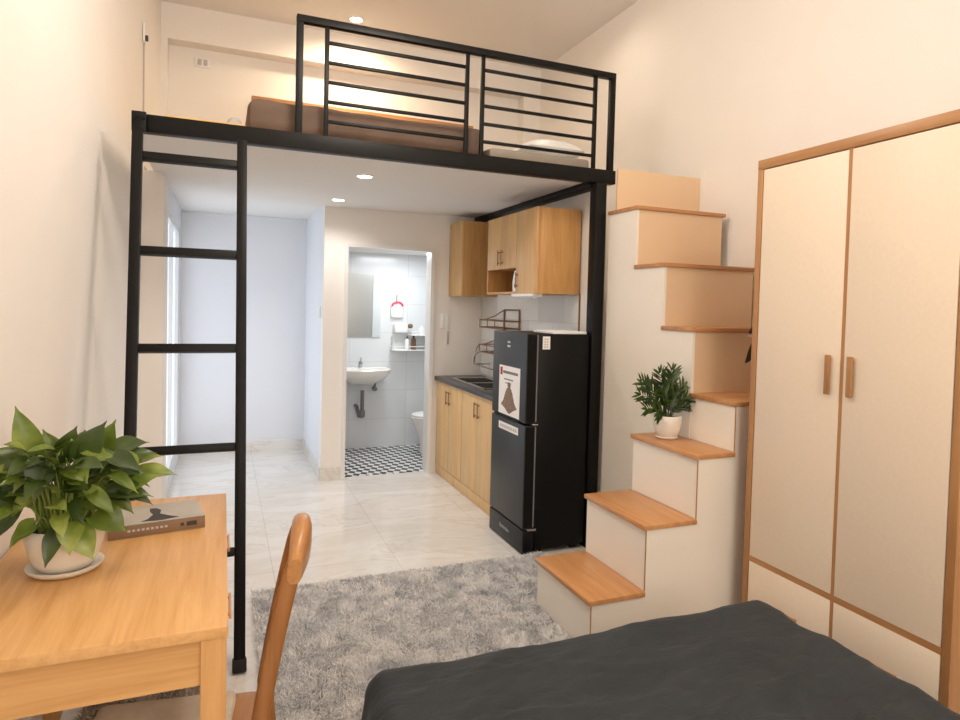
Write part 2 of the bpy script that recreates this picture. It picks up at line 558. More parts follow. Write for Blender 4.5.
# ------------------------------------------------------------------ things on the loft
def soft_box(x0, y0, z0, x1, y1, z1, r, amp=0.01, n=26, seed=0, fr=5.0):
    bm = bmesh.new()
    bmesh.ops.create_cube(bm, size=2)
    bmesh.ops.subdivide_edges(bm, edges=list(bm.edges), cuts=n, use_grid_fill=True)
    c = V(((x0 + x1) / 2, (y0 + y1) / 2, (z0 + z1) / 2))
    h = V(((x1 - x0) / 2, (y1 - y0) / 2, (z1 - z0) / 2))
    for v in bm.verts:
        p = V((v.co.x * h.x, v.co.y * h.y, v.co.z * h.z))
        q = V([max(-(hh - r), min(hh - r, pp)) for pp, hh in zip(p, h)])
        d = p - q
        if d.length > 1e-6:
            p = q + d.normalized() * min(r, d.length if d.length < r else r)
        w = c + p
        nn = noise.noise_vector(w * fr + V((seed, 0, 0)))
        if abs(w.z - z0) > 0.01:
            w += nn * amp
        v.co = w
    return bm

t = thing('loft_bed', 'low bed on the loft under a brown cover with wooden headboard', 'bed', (0.83, 4.8, 2.366))
obj('base', bx(0.16, 3.70, 2.366, 1.38, 5.76, 2.40, 0.006), 'loft_wood', t)
obj('cover', soft_box(0.105, 3.60, 2.369, 1.43, 5.74, 2.555, 0.06, 0.010, 24, 3), 'loft_cover', t)
obj('headboard', boxes((0.20, 5.78, 2.366, 2.15, 5.83, 3.185), bev=0.006), 'tread_wood_x', t)
def pillow(x0, y0, z0, x1, y1, z1, seed):
    bm = bmesh.new()
    n = 16
    for s in (1, -1):
        grid = []
        for i in range(n + 1):
            row = []
            for j in range(n + 1):
                u, v = -1 + 2 * i / n, -1 + 2 * j / n
                e = max(0, (1 - abs(u) ** 2.6)) ** 0.55 * max(0, (1 - abs(v) ** 2.6)) ** 0.55
                cx, cy = u * (1 - 0.06 * (v * v)), v * (1 - 0.06 * u * u)
                p = V(((x0 + x1) / 2 + cx * (x1 - x0) / 2, (y0 + y1) / 2 + cy * (y1 - y0) / 2, (z0 + z1) / 2 + s * e * (z1 - z0) / 2))
                p += noise.noise_vector(p * 8 + V((seed, 0, 0))) * 0.006 * e
                row.append(bm.verts.new(p))
            grid.append(row)
        for i in range(n):
            for j in range(n):
                f = (grid[i][j], grid[i + 1][j], grid[i + 1][j + 1], grid[i][j + 1])
                bm.faces.new(f if s > 0 else tuple(reversed(f)))
    bmesh.ops.remove_doubles(bm, verts=list(bm.verts), dist=0.0008)
    return bm
tag(obj('pillow', pillow(0.0, 4.0, 2.395, 0.098, 4.5, 2.57, 2), 'mattress_cloth', base=(0.02, 4.25, 2.392)), 'pale pillow on the plywood board at the left side of the brown bed', 'pillow')
tag(obj('floor_mattress', soft_box(1.45, 3.62, 2.367, 2.14, 5.5, 2.452, 0.025, 0.004, 20, 8), 'grey_cover', base=(1.8, 4.6, 2.367)), 'thin grey mattress on the loft floor right of the brown bed', 'mattress')
tag(obj('pillow', pillow(1.78, 3.75, 2.455, 2.20, 4.2, 2.61, 5), 'plastic_white', base=(1.94, 4.15, 2.5)), 'bright white pillow lying on the thin grey loft mattress', 'pillow')

tag(obj('plywood_board', bx(-0.27, 3.575, 2.367, 0.097, 5.0, 2.391, 0.002), 'loft_wood', base=(-0.09, 4.3, 2.367)), 'pale plywood board lying on the loft floor left of the brown bed', 'board')
def wall_plate(name, label, cat, bm_plate, parts, base):
    t = thing(name, label, cat, base)
    obj('plate', bm_plate, 'plastic_white', t)
    for nm, b, mt in parts:
        obj(nm, b, mt, t)
    return t
y0 = YB + 0.14
wall_plate('power_outlet', 'white double power outlet on the loft back wall under the bulkhead', 'outlet', bx(-0.24, y0 - 0.012, 3.43, -0.12, y0, 3.51, 0.004),
           [('socket', bx(-0.215, y0 - 0.016, 3.445, -0.185, y0 - 0.011, 3.495, 0.004), 'ink_light'), ('socket', bx(-0.17, y0 - 0.016, 3.445, -0.14, y0 - 0.011, 3.495, 0.004), 'ink_light')], (-0.18, y0, 3.43))
xl = wl(5.0) + 0.001
wall_plate('wall_switch', 'small white switch with dark button high on the left wall over the loft', 'switch', bx(xl, 4.92, 3.19, xl + 0.012, 5.0, 3.31, 0.003),
           [('button', bx(xl + 0.010, 4.935, 3.20, xl + 0.03, 4.96, 3.235, 0.004), 'dark_plastic'), ('cable', bx(xl, 4.955, 2.40, xl + 0.008, 4.965, 3.19, 0.002), 'ink_light')], (xl, 4.96, 3.19))

# recessed downlights
def downlight(x, y, z, r, label, group=None):
    t = thing('ceiling_downlight', label, 'downlight', (x, y, z), group)
    bm = bmesh.new()
    lathe(bm, [(r * 0.80, 0.0), (r * 0.82, -0.006), (r, -0.005), (r * 1.03, 0.0)], (x, y, z), 32)
    obj('rim', bm, 'plastic_white', t)
    bm = bmesh.new()
    lathe(bm, [(r * 0.3, -0.009), (r * 0.78, -0.007), (r * 0.79, -0.001)], (x, y, z), 32)
    obj('diffuser', bm, 'lamp_glow', t)
DL1, DL2, DL3 = (0.815, 4.13, ZL), (0.82, 5.17, ZL), (1.0, 5.55, ZC)
downlight(*DL1, 0.055, 'round glowing downlight under the loft, the nearer of two, closer to the front beam')
downlight(*DL2, 0.055, 'round glowing downlight under the loft, beside the bathroom door head')
DL4 = (2.36, 4.33, ZC)
downlight(*DL4, 0.06, 'round downlight in the high ceiling near the right wall')
downlight(*DL3, 0.06, 'round glowing downlight in the high ceiling above the loft bed')

# ------------------------------------------------------------------ staircase with white cabinet sides
t = thing('cabinet_staircase', 'white boxed staircase with wooden treads turning up to the loft', 'staircase', (1.9, 2.6, 0))
SX0, SW, SZ0, SR, SYN, SYF = 1.449, 0.27, 0.262, 0.295, 2.347, 2.862
XS = 2.206
tt = 0.022
lev = [SZ0, SZ0 + SR, SZ0 + 2 * SR]
xs = [SX0, SX0 + SW, SX0 + 2 * SW]
T4 = 1.086
# near side panel of the lower flight
poly = [(xs[0] + 0.012, 0), (xs[0] + 0.012, lev[0] - tt), (xs[1] + 0.012, lev[0] - tt), (xs[1] + 0.012, lev[1] - tt), (xs[2] + 0.012, lev[1] - tt), (xs[2] + 0.012, lev[2] - tt),
        (XS + 0.004, lev[2] - tt), (XS + 0.004, T4 - tt), (XR - 0.003, T4 - tt), (XR - 0.003, 0)]
bm = bmesh.new()
prism(bm, poly, 'y', SYN + 0.006, SYN + 0.022)
obj('side_panel', bm, 'white_panel', t, smooth=False)
poly2 = [(a, b) for a, b in poly[:7]] + [(XS - 0.002, lev[2] - tt), (XS - 0.002, 0)]
bm = bmesh.new()
prism(bm, poly2[:6] + [(XS - 0.002, lev[2] - tt), (XS - 0.002, 0)], 'y', SYF - 0.022, SYF - 0.006)
obj('side_panel', bm, 'white_panel', t, smooth=False)
# risers of the lower flight (facing left)
zb = [0] + lev
for k in range(3):
    obj('riser', bx(xs[k] + 0.012, SYN + 0.0225, zb[k], xs[k] + 0.028, SYF - 0.0225, lev[k] - tt), 'white_panel', t)
obj('riser', bx(XS + 0.004, SYN + 0.0225, lev[2], XS + 0.018, 2.668, T4 - tt), 'white_panel', t)
for k in range(3):
    x1 = xs[k + 1] + 0.012 if k < 2 else XS + 0.004
    obj('tread', bx(xs[k] - 0.004, SYN - 0.004, lev[k] - tt, x1, SYF + 0.002, lev[k], 0.003), 'tread_wood', t)
obj('tread', bx(XS - 0.006, SYN, T4 - tt, XR - 0.003, 2.676, T4, 0.003), 'tread_wood_x', t)
for k in range(3):
    obj('edge_strip', bx(xs[k] + 0.0095, SYN + 0.0035, zb[k], xs[k] + 0.0135, SYN + 0.0075, lev[k] - tt), 'frame_wood', t)
obj('edge_strip', bx(XS + 0.0015, SYN + 0.0035, lev[2], XS + 0.0055, SYN + 0.0075, T4 - tt), 'frame_wood', t)
# upper flight, rising away from the camera
uy = [2.668, 2.918, 3.190, 3.484]
uz = [1.420, 1.762, 2.106, 2.378]
bm = bmesh.new()
poly = [(2.668, lev[2]), (2.668, uz[0] - tt), (uy[1], uz[0] - tt), (uy[1], uz[1] - tt), (uy[2], uz[1] - tt), (uy[2], uz[2] - tt), (uy[3], uz[2] - tt), (uy[3], 0), (2.84, 0), (2.84, lev[2])]
prism(bm, poly, 'x', XS + 0.002, XS + 0.018)
obj('side_panel', bm, 'white_panel', t, smooth=False)
zb = [T4] + uz
rx = [2.845, 2.845, 2.845, XR - 0.003]
for k in range(4):
    z1 = uz[k] - tt if k < 3 else uz[k]
    obj('riser', bx(XS + 0.0185 if k < 3 else 2.262, uy[k], zb[k], rx[k] - (0.014 if k < 3 else 0), uy[k] + 0.016, z1), 'riser_panel_warm_lit', t)
    if k < 3:
        obj('tread', bx(XS - 0.008, uy[k] - 0.012, uz[k] - tt, 2.85, uy[k + 1] + 0.004, uz[k], 0.003), 'tread_wood_x', t)

# ------------------------------------------------------------------ wardrobe
t = thing('wardrobe', 'tall cream two-door wardrobe in a wooden frame standing beside the stairs', 'wardrobe', (2.5, 1.8, 0))
WX, WY0, WY1, WZ = 2.2, 1.345, 2.262, 2.18
obj('carcass', bx(WX + 0.03, WY0 + 0.02, 0.05, XR - 0.003, WY1 - 0.02, WZ - 0.03), 'white_panel', t)
bm = boxes((WX, WY0, 0, XR - 0.003, WY0 + 0.03, WZ - 0.0425), (WX, WY1 - 0.03, 0, XR - 0.003, WY1, WZ - 0.0425), bev=0.002)
obj('side_panel', bm, 'frame_wood', t)
obj('top_panel', bx(WX - 0.001, WY0, WZ - 0.042, XR - 0.003, WY1, WZ, 0.002), 'frame_wood_y', t)
obj('plinth', bx(WX + 0.01, WY0 + 0.03, 0, WX + 0.03, WY1 - 0.03, 0.05), 'frame_wood_y', t)
obj('middle_rail', bx(WX + 0.002, WY0 + 0.03, 0.385, WX + 0.03, WY1 - 0.03, 0.414), 'frame_wood_y', t)
obj('door_strip', bx(WX + 0.0035, 1.786, 0.05, WX + 0.029, 1.806, WZ - 0.042), 'frame_wood', t)
for k, (a, b, hy) in enumerate(((WY0 + 0.034, 1.788, 1.752), (1.804, WY1 - 0.034, 1.850))):
    d = obj('door', bx(WX + 0.001, a, 0.412, WX + 0.022, b, WZ - 0.046, 0.003), 'door_panel', t)
    obj('handle', boxes((WX - 0.016, hy - 0.011, 1.19, WX - 0.006, hy + 0.011, 1.345), (WX - 0.012, hy - 0.006, 1.205, WX + 0.003, hy + 0.006, 1.222), (WX - 0.012, hy - 0.006, 1.313, WX + 0.003, hy + 0.006, 1.33), bev=0.002), 'frame_wood', d)
    d = obj('drawer', bx(WX + 0.001, a, 0.06, WX + 0.022, b, 0.388, 0.003), 'door_panel', t)
    hc = 0.5 * (a + b)
    obj('handle', boxes((WX - 0.018, hc - 0.058, 0.226, WX - 0.006, hc + 0.058, 0.242), (WX - 0.012, hc - 0.06, 0.228, WX + 0.003, hc - 0.045, 0.24), (WX - 0.012, hc + 0.045, 0.228, WX + 0.003, hc + 0.06, 0.24), bev=0.002), 'frame_wood_y', d)

# ------------------------------------------------------------------ fridge
FX, FY0, FY1, FZ, FXR = 1.683, 3.512, 4.040, 1.345, 2.11
t = thing('refrigerator', 'black two-door refrigerator standing between kitchen counter and stairs', 'refrigerator', (1.9, 3.78, 0))
obj('cabinet', bx(FX + 0.075, FY0, 0.03, FXR, FY1, FZ - 0.004, 0.006), 'fridge_side', t)
for fx0 in (FX + 0.1, FXR - 0.08):
    for fy0 in (FY0 + 0.03, FY1 - 0.08):
        obj('foot', bx(fx0, fy0, 0, fx0 + 0.05, fy0 + 0.05, 0.035, 0.004), 'rubber', t)
fd = obj('freezer_door', bx(FX, FY0, 0.800, FX + 0.068, FY1, FZ, 0.008, 3), 'fridge_front', t)
ld = obj('fridge_door', bx(FX, FY0, 0.158, FX + 0.068, FY1, 0.788, 0.008, 3), 'fridge_front', t)
pl = obj('base_panel', bx(FX + 0.002, FY0, 0.004, FX + 0.075, FY1, 0.150, 0.005), 'fridge_dark', t)
obj('door_edge', boxes((FX + 0.004, FY0 - 0.0015, 0.810, FX + 0.064, FY0 + 0.002, FZ - 0.008), (FX + 0.004, FY0 - 0.0015, 0.166, FX + 0.064, FY0 + 0.002, 0.780)), 'fridge_side', t)
obj('gasket', boxes((FX + 0.067, FY0 + 0.004, 0.81, FX + 0.076, FY1 - 0.004, FZ - 0.008), (FX + 0.067, FY0 + 0.004, 0.166, FX + 0.076, FY1 - 0.004, 0.78)), 'ink_grey', t)
obj('hinge', bx(FX + 0.03, FY0 - 0.006, 0.146, FX + 0.09, FY0 + 0.03, 0.160, 0.004), 'steel', t)
obj('hinge', bx(FX + 0.05, FY0 - 0.004, 0.789, FX + 0.085, FY0 + 0.03, 0.799, 0.003), 'steel', t)
obj('grip_recess', boxes((FX - 0.003, FY0 + 0.13, 0.786, FX + 0.02, FY0 + 0.19, 0.812), (FX - 0.003, FY1 - 0.12, 0.786, FX + 0.02, FY1 - 0.06, 0.812), (FX - 0.001, FY0 + 0.10, 0.789, FX + 0.02, FY1 - 0.03, 0.799), bev=0.004), 'rubber', t)
Mf = Matrix(((0, 0, -1, FX - 0.0006), (-1, 0, 0, 3.78), (0, 1, 0, 1.262), (0, 0, 0, 1)))   # text on a face that looks to -x
obj('badge', boxes((FX - 0.002, 3.762, 1.272, FX, 3.80, 1.284), (FX - 0.002, 3.758, 1.246, FX, 3.802, 1.258)), 'silver_ink', fd)
text_mesh('Electrolux', 0.036, Matrix.Translation((0, 0, -1.262 + 0.085)) @ Matrix(((0, 0, -1, FX + 0.001), (-1, 0, 0, 3.79), (0, 1, 0, 1.262), (0, 0, 0, 1))), 'silver_ink', 'lettering', pl)
lab = obj('spec_sticker', bx(1.785, FY0 - 0.0015, 1.250, 1.835, FY0 + 0.001, 1.328), 'paper', t)
obj('printing', boxes(*[(1.796 + 0.016 * i, FY0 - 0.0022, 1.258 + 0.016 * j, 1.806 + 0.016 * i, FY0 - 0.001, 1.268 + 0.016 * j) for i in range(2) for j in range(4)]), 'ink_light', lab)

# notices on the freezer door
t = thing('poster', 'white printed poster with a brown figure stuck on the freezer door', 'poster', (FX, 3.76, 0.81))
obj('sheet', bx(FX - 0.0022, 3.600, 0.812, FX - 0.0008, 3.920, 1.124), 'paper', t)
px = FX - 0.0030
obj('logo_mark', boxes((px, 3.868, 1.062, FX - 0.002, 3.902, 1.112)), 'ink_red', t)
obj('printing', boxes((px, 3.630, 1.075, FX - 0.002, 3.858, 1.092), (px, 3.70, 1.035, FX - 0.002, 3.84, 1.043), (px, 3.73, 1.012, FX - 0.002, 3.82, 1.018)), 'ink_grey', t)
bm = bmesh.new()
def disc(bm, y, z, ry, rz, x, n=20):
    f = bm.faces.new([bm.verts.new((x, y + ry * math.cos(2 * PI * k / n), z + rz * math.sin(2 * PI * k / n))) for k in range(n)])
    return f
obj('picture', prism(prism(prism(bmesh.new(), [(3.815, 0.955), (3.79, 0.985), (3.73, 0.985), (3.705, 0.955), (3.675, 0.90), (3.635, 0.868), (3.69, 0.850), (3.74, 0.826), (3.765, 0.826), (3.82, 0.852), (3.882, 0.872), (3.845, 0.90)], 'x', px, FX - 0.0021),
                     [(3.785, 1.0), (3.775, 1.022), (3.745, 1.022), (3.735, 1.0), (3.745, 0.985), (3.775, 0.985)], 'x', px, FX - 0.0021),
                     [(3.775, 0.97), (3.765, 0.90), (3.755, 0.90), (3.745, 0.97)], 'x', px - 0.0004, px), 'ink_brown', t, smooth=False)
t = thing('notice_strip', 'narrow white printed strip on the fridge door below the seam', 'notice', (FX, 3.76, 0.71))
obj('strip', bx(FX - 0.0022, 3.61, 0.712, FX - 0.0006, 3.91, 0.758), 'paper', t)
obj('printing', boxes(*[(FX - 0.003, 3.63 + 0.033 * k, 0.724, FX - 0.002, 3.652 + 0.033 * k, 0.744) for k in range(8)]), 'ink_light', t)
t = thing('foam_tray', 'shallow white tray lying on top of the black refrigerator', 'tray', (2.0, 3.7, FZ))
obj('base', bx(1.87, 3.545, FZ - 0.003, 2.108, 3.82, FZ + 0.003, 0.002), 'plastic_white', t)
obj('rim', boxes((1.87, 3.545, FZ, 2.108, 3.552, FZ + 0.012), (1.87, 3.813, FZ, 2.108, 3.82, FZ + 0.012), (1.87, 3.552, FZ, 1.877, 3.813, FZ + 0.012), (2.101, 3.552, FZ, 2.108, 3.813, FZ + 0.012), bev=0.002), 'plastic_white', t)

# ------------------------------------------------------------------ kitchen
BX = 1.775
BY = [4.055, 4.206, 4.543, 4.892, 5.215, 5.548]
tag(obj('plinth', bx(BX + 0.004, 4.055, 0, BX + 0.024, 5.548, 0.085, 0.002), 'base_wood', base=(BX, 4.8, 0)), 'pale wooden plinth board running along the floor under the kitchen cabinets', 'plinth')
def handle_bar(bm, x, y, z0, z1):
    box(bm, x - 0.018, y - 0.0035, z0, x - 0.011, y + 0.0035, z1, 0.0015)
    box(bm, x - 0.014, y - 0.004, z0 + 0.012, x + 0.002, y + 0.004, z0 + 0.022, 0.001)
    box(bm, x - 0.014, y - 0.004, z1 - 0.022, x + 0.002, y + 0.004, z1 - 0.012, 0.001)
    return bm
labels = ['pale oak base cabinet beside the refrigerator under the dark counter', 'pale oak base cabinet beside the bathroom door under the dark counter']
for k, (ya, ym, yb) in enumerate(((4.055, 4.543, 4.880), (4.884, 5.215, 5.548))):
    t = thing('base_cabinet', labels[k], 'cabinet', (2.0, 0.5 * (ya + yb), 0.085), 'base cabinets under the worktop')
    obj('carcass', bx(BX + 0.02, ya, 0.086, 2.188, yb, 0.735), 'base_wood', t)
    for j, (a, b, hy) in enumerate(((ya, ym, ym - 0.035), (ym, yb, ym + 0.035))):
        d = obj('door', bx(BX, a + 0.002, 0.09, BX + 0.019, b - 0.002, 0.83, 0.002), 'base_wood', t)
        obj('handle', handle_bar(bmesh.new(), BX, hy, 0.655, 0.775), 'dark_bronze', d)
bm = bmesh.new()
box(bm, 1.752, 4.046, 0.835, 1.84, 5.552, 0.872, 0.004)
box(bm, 2.14, 4.046, 0.835, 2.19, 5.552, 0.872, 0.004)
box(bm, 1.84, 4.046, 0.835, 2.14, 4.56, 0.872)
box(bm, 1.84, 5.30, 0.835, 2.14, 5.552, 0.872)
tag(obj('worktop', bm, 'counter_stone', base=(1.96, 4.8, 0.835)), 'dark speckled stone worktop on the pale kitchen cabinets', 'worktop')
t = thing('kitchen_sink', 'stainless steel sink set into the dark worktop', 'sink', (1.99, 4.93, 0.872))
bm = bmesh.new()
for b in ((1.825, 4.545, 0.872, 1.855, 5.315, 0.878), (2.125, 4.545, 0.872, 2.155, 5.315, 0.878), (1.855, 4.545, 0.872, 2.125, 4.575, 0.878), (1.855, 5.285, 0.872, 2.125, 5.315, 0.878), (1.855, 4.92, 0.872, 2.125, 4.95, 0.878)):
    box(bm, *b, 0.002)
obj('rim', bm, 'steel', t)
for a, b in ((4.575, 4.92), (4.95, 5.285)):
    obj('basin', boxes((1.855, a, 0.74, 2.125, b, 0.745), (1.852, a, 0.742, 1.856, b, 0.874), (2.124, a, 0.742, 2.128, b, 0.874), (1.855, a - 0.003, 0.742, 2.125, a + 0.001, 0.874), (1.855, b - 0.001, 0.742, 2.125, b + 0.003, 0.874)), 'steel', t)
t = thing('kitchen_faucet', 'tall curved metal faucet standing behind the kitchen sink', 'faucet', (2.165, 5.12, 0.872))
bm = bmesh.new()
fx, fy = 2.163, 5.12
lathe(bm, [(0.024, 0.872), (0.024, 0.88), (0.014, 0.892), (0.012, 0.93)], (fx, fy, 0), 16)
obj('base', bm, 'steel', t)
bm = bmesh.new()
pts = [(fx, fy, 0.92), (fx, fy, 1.05)] + [(fx - 0.085 + 0.085 * math.cos(a), fy + 0.05 * (1 - math.cos(a)), 1.05 + 0.075 * math.sin(a)) for a in [PI * k / 10 for k in range(1, 11)]] + [(fx - 0.172, fy + 0.1, 1.0)]
tube(bm, pts, 0.0085, 10)
obj('spout', bm, 'steel', t)
bm = bmesh.new()
tube(bm, [(fx, fy, 0.905), (fx - 0.01, fy - 0.06, 0.93)], [0.008, 0.005], 8)
obj('lever', bm, 'steel', t)

# corner dish rack, two tiers hung on the tiled wall
t = thing('wall_rack', 'brown metal two-tier wire rack hung on the kitchen tiles above the sink', 'rack', (2.19, 5.1, 1.0))
rx = 2.189
bm = bmesh.new()
for y in (4.72, 5.02):
    bar(bm, (rx - 0.006, y, 1.02), (rx - 0.006, y, 1.475), 0.012, 0.012)
bar(bm, (rx - 0.006, 4.72, 1.475), (rx - 0.006, 5.02, 1.475), 0.012, 0.012, (0, 0, 1))
obj('frame', bm, 'dark_bronze', t)
for z in (1.325, 1.115):
    bm = bmesh.new()
    xa = rx - 0.15
    for zz, rr in ((z, 0.006), (z + 0.06, 0.005)):
        tube(bm, [(rx - 0.006, 4.70, zz), (xa, 4.70, zz), (xa, 5.21, zz), (rx - 0.006, 5.21, zz)], rr, 8)
        tube(bm, [(rx - 0.006, 4.70, zz), (rx - 0.006, 5.21, zz)], rr, 8)
    for y in (4.70, 4.88, 5.04, 5.21):
        tube(bm, [(xa, y, z), (xa, y, z + 0.06)], 0.004, 6)
    for k in range(12):
        y = 4.725 + k * 0.042
        tube(bm, [(xa, y, z), (rx - 0.006, y, z)], 0.003, 6)
    # end curve rising to the frame
    tube(bm, [(rx - 0.15, 5.21, z + 0.06), (rx - 0.10, 5.18, z + 0.068), (rx - 0.05, 5.10, z + 0.10), (rx - 0.006, 5.02, z + 0.15)], 0.005, 8)
    obj('tray', bm, 'dark_bronze', t)
bm = bmesh.new()
tube(bm, [(rx - 0.15, 5.21, 1.175), (rx - 0.15, 5.27, 1.14), (rx - 0.15, 5.31, 1.06), (rx - 0.15, 5.31, 0.995)], 0.006, 8)
tube(bm, [(rx - 0.15, 5.31, 0.995), (rx - 0.15, 4.75, 0.985)], 0.006, 8)
tube(bm, [(rx - 0.006, 5.31, 0.995), (rx - 0.15, 5.31, 0.995)], 0.006, 8)
obj('cup_rail', bm, 'steel', t)

# wall cabinets
CX = 1.86
t = thing('wall_cabinet', 'tall oak wall cabinet over the refrigerator with broad side panel', 'cabinet', (2.03, 3.94, 1.59), 'oak wall cabinets')
obj('carcass', bx(CX + 0.02, 3.784, 1.592, 2.182, 4.098, 2.152, 0.002), 'cabinet_wood_shaded', t)
d = obj('door', bx(CX, 3.784, 1.592, CX + 0.019, 4.098, 2.152, 0.002), 'cabinet_wood', t)
obj('handle', handle_bar(bmesh.new(), CX, 4.07, 1.63, 1.74), 'dark_bronze', d)
t = thing('wall_cabinet', 'small two-door oak wall cabinet over an open shelf', 'cabinet', (2.03, 4.35, 1.59), 'oak wall cabinets')
bm = boxes((CX + 0.02, 4.10, 1.772, 2.198, 4.628, 2.152), (CX + 0.002, 4.10, 1.592, 2.198, 4.628, 1.608), (CX + 0.002, 4.612, 1.608, 2.198, 4.628, 1.772), (2.185, 4.10, 1.608, 2.198, 4.612, 1.772))
obj('carcass', bm, 'cabinet_wood_shaded', t)
for a, b, hy in ((4.10, 4.364, 4.335), (4.364, 4.628, 4.395)):
    d = obj('door', bx(CX, a + 0.002, 1.772, CX + 0.019, b - 0.002, 2.152, 0.002), 'cabinet_wood', t)
    obj('handle', handle_bar(bmesh.new(), CX, hy, 1.80, 1.91), 'dark_bronze', d)
t = thing('wall_cabinet', 'oak corner wall cabinet beside the bathroom door', 'cabinet', (2.03, 5.39, 1.58), 'oak wall cabinets')
obj('carcass', bx(1.868, 5.222, 1.585, 2.188, YBATH - 0.004, 2.222, 0.002), 'cabinet_wood', t)
obj('door', bx(1.872, 5.204, 1.588, 2.19, 5.222, 2.218, 0.002), 'cabinet_wood_shaded', t)
# things at the wall cabinets
t = thing('paper_packet', 'white packet with dark print standing in the open cabinet shelf', 'packet', (1.93, 4.16, 1.608))
bm = bmesh.new()
prism(bm, [(4.125, 1.609), (4.20, 1.609), (4.205, 1.68), (4.19, 1.72), (4.175, 1.755), (4.15, 1.755), (4.135, 1.72), (4.12, 1.68)], 'x', 1.885, 1.935)
obj('bag', bm, 'plastic_white', t)
obj('printing', boxes((1.8835, 4.145, 1.64, 1.8852, 4.175, 1.665), (1.8835, 4.15, 1.685, 1.8852, 4.165, 1.705)), 'ink_grey', t)
t = thing('slim_cabinet_lamp', 'slim white lamp mounted under the tall oak wall cabinet', 'lamp', (1.9, 3.95, 1.592))
bm = bmesh.new()
prism(bm, [(1.845, 1.591), (1.845, 1.575), (1.86, 1.560), (1.90, 1.572), (1.92, 1.591)], 'y', 3.80, 4.13)
obj('housing', bm, 'plastic_white', t, smooth=False)
obj('end_cap', boxes((1.85, 4.13, 1.57, 1.915, 4.136, 1.591), (1.85, 3.794, 1.57, 1.915, 3.80, 1.591)), 'ink_light', t)

yb = YBATH
wall_plate('wall_switch', 'white square switch plate on the wall right of the bathroom door', 'switch', bx(1.80, yb - 0.010, 1.295, 1.882, yb, 1.424, 0.004),
           [('rocker', bx(1.81, yb - 0.014, 1.305, 1.838, yb - 0.009, 1.414, 0.002), 'plastic_white'), ('rocker', bx(1.845, yb - 0.014, 1.305, 1.873, yb - 0.009, 1.414, 0.002), 'plastic_white')], (1.84, yb, 1.295))
t = thing('wall_hook', 'small metal hook strip on the wall below the kitchen switch plate', 'hook', (1.87, yb, 1.15))
obj('plate', bx(1.862, yb - 0.006, 1.15, 1.882, yb, 1.27, 0.002), 'ink_light', t)
bm = bmesh.new()
for z in (1.17, 1.21, 1.25):
    tube(bm, [(1.872, yb - 0.004, z + 0.008), (1.872, yb - 0.02, z), (1.872, yb - 0.026, z + 0.01)], 0.004, 6)
obj('hooks', bm, 'ink_light', t)
xr = 0.775
wall_plate('wall_switch', 'small white switch on the bluish niche wall left of the bathroom door', 'switch', bx(xr - 0.009, 5.72, 1.36, xr, 5.80, 1.46, 0.003),
           [('rocker', bx(xr - 0.013, 5.735, 1.37, xr - 0.008, 5.785, 1.45, 0.002), 'plastic_white')], (xr, 5.76, 1.36))

# ------------------------------------------------------------------ bathroom
BYB = 6.70
t = thing('wash_basin', 'white wall-hung wash basin seen through the bathroom doorway', 'basin', (1.33, 6.5, 0.6))
def basin_bowl():
    bm = bmesh.new()
    prof = [(0.05, 0.69), (0.12, 0.705), (0.20, 0.755), (0.235, 0.80), (0.245, 0.84), (0.235, 0.848), (0.215, 0.842), (0.19, 0.79), (0.12, 0.745), (0.03, 0.735)]
    lathe(bm, prof, (1.30, 6.49, 0), 36, 'z', 1.15, 0.82)
    box(bm, 1.03, 6.60, 0.76, 1.57, BYB, 0.848, 0.012)
    return bm
obj('bowl', basin_bowl(), 'ceramic', t)
bm = bmesh.new()
lathe(bm, [(0.02, 0.845), (0.02, 0.90), (0.012, 0.91)], (1.30, 6.63, 0), 14)
tube(bm, [(1.30, 6.63, 0.885), (1.30, 6.57, 0.905), (1.30, 6.53, 0.885)], 0.010, 8)
tube(bm, [(1.30, 6.63, 0.905), (1.30, 6.60, 0.945)], 0.006, 8)
obj('tap', bm, 'steel', t)
bm = bmesh.new()
tube(bm, [(1.30, 6.50, 0.63), (1.30, 6.50, 0.40), (1.30, 6.52, 0.36), (1.28, 6.56, 0.36), (1.27, 6.58, 0.42), (1.27, 6.62, 0.45), (1.27, BYB - 0.002, 0.45)], 0.019, 10)
lathe(bm, [(0.028, 0.36), (0.03, 0.37), (0.03, 0.42), (0.026, 0.43)], (1.30, 6.50, 0), 14)
obj('trap', bm, 'pipe_grey', t)
bm = bmesh.new()
tube(bm, [(1.46, BYB - 0.002, 0.62), (1.46, 6.64, 0.62)], 0.022, 10)
tube(bm, [(1.46, 6.65, 0.62), (1.46, 6.65, 0.70)], 0.009, 8)
obj('valve', bm, 'pipe_grey', t)
t = thing('bathroom_mirror', 'rectangular mirror with a bright strip at its right side on the bathroom wall', 'mirror', (1.33, BYB, 1.15))
obj('glass', bx(1.10, BYB - 0.012, 1.155, 1.425, BYB - 0.002, 1.80), 'mirror', t)
obj('side_strip', boxes((1.427, BYB - 0.016, 1.155, 1.442, BYB - 0.002, 1.80), (1.442, BYB - 0.012, 1.155, 1.510, BYB - 0.002, 1.80)), 'mirror_edge', t)
t = thing('bathroom_shelf', 'white wire shelf with two levels on the bathroom wall', 'shelf', (1.85, 6.63, 1.13))
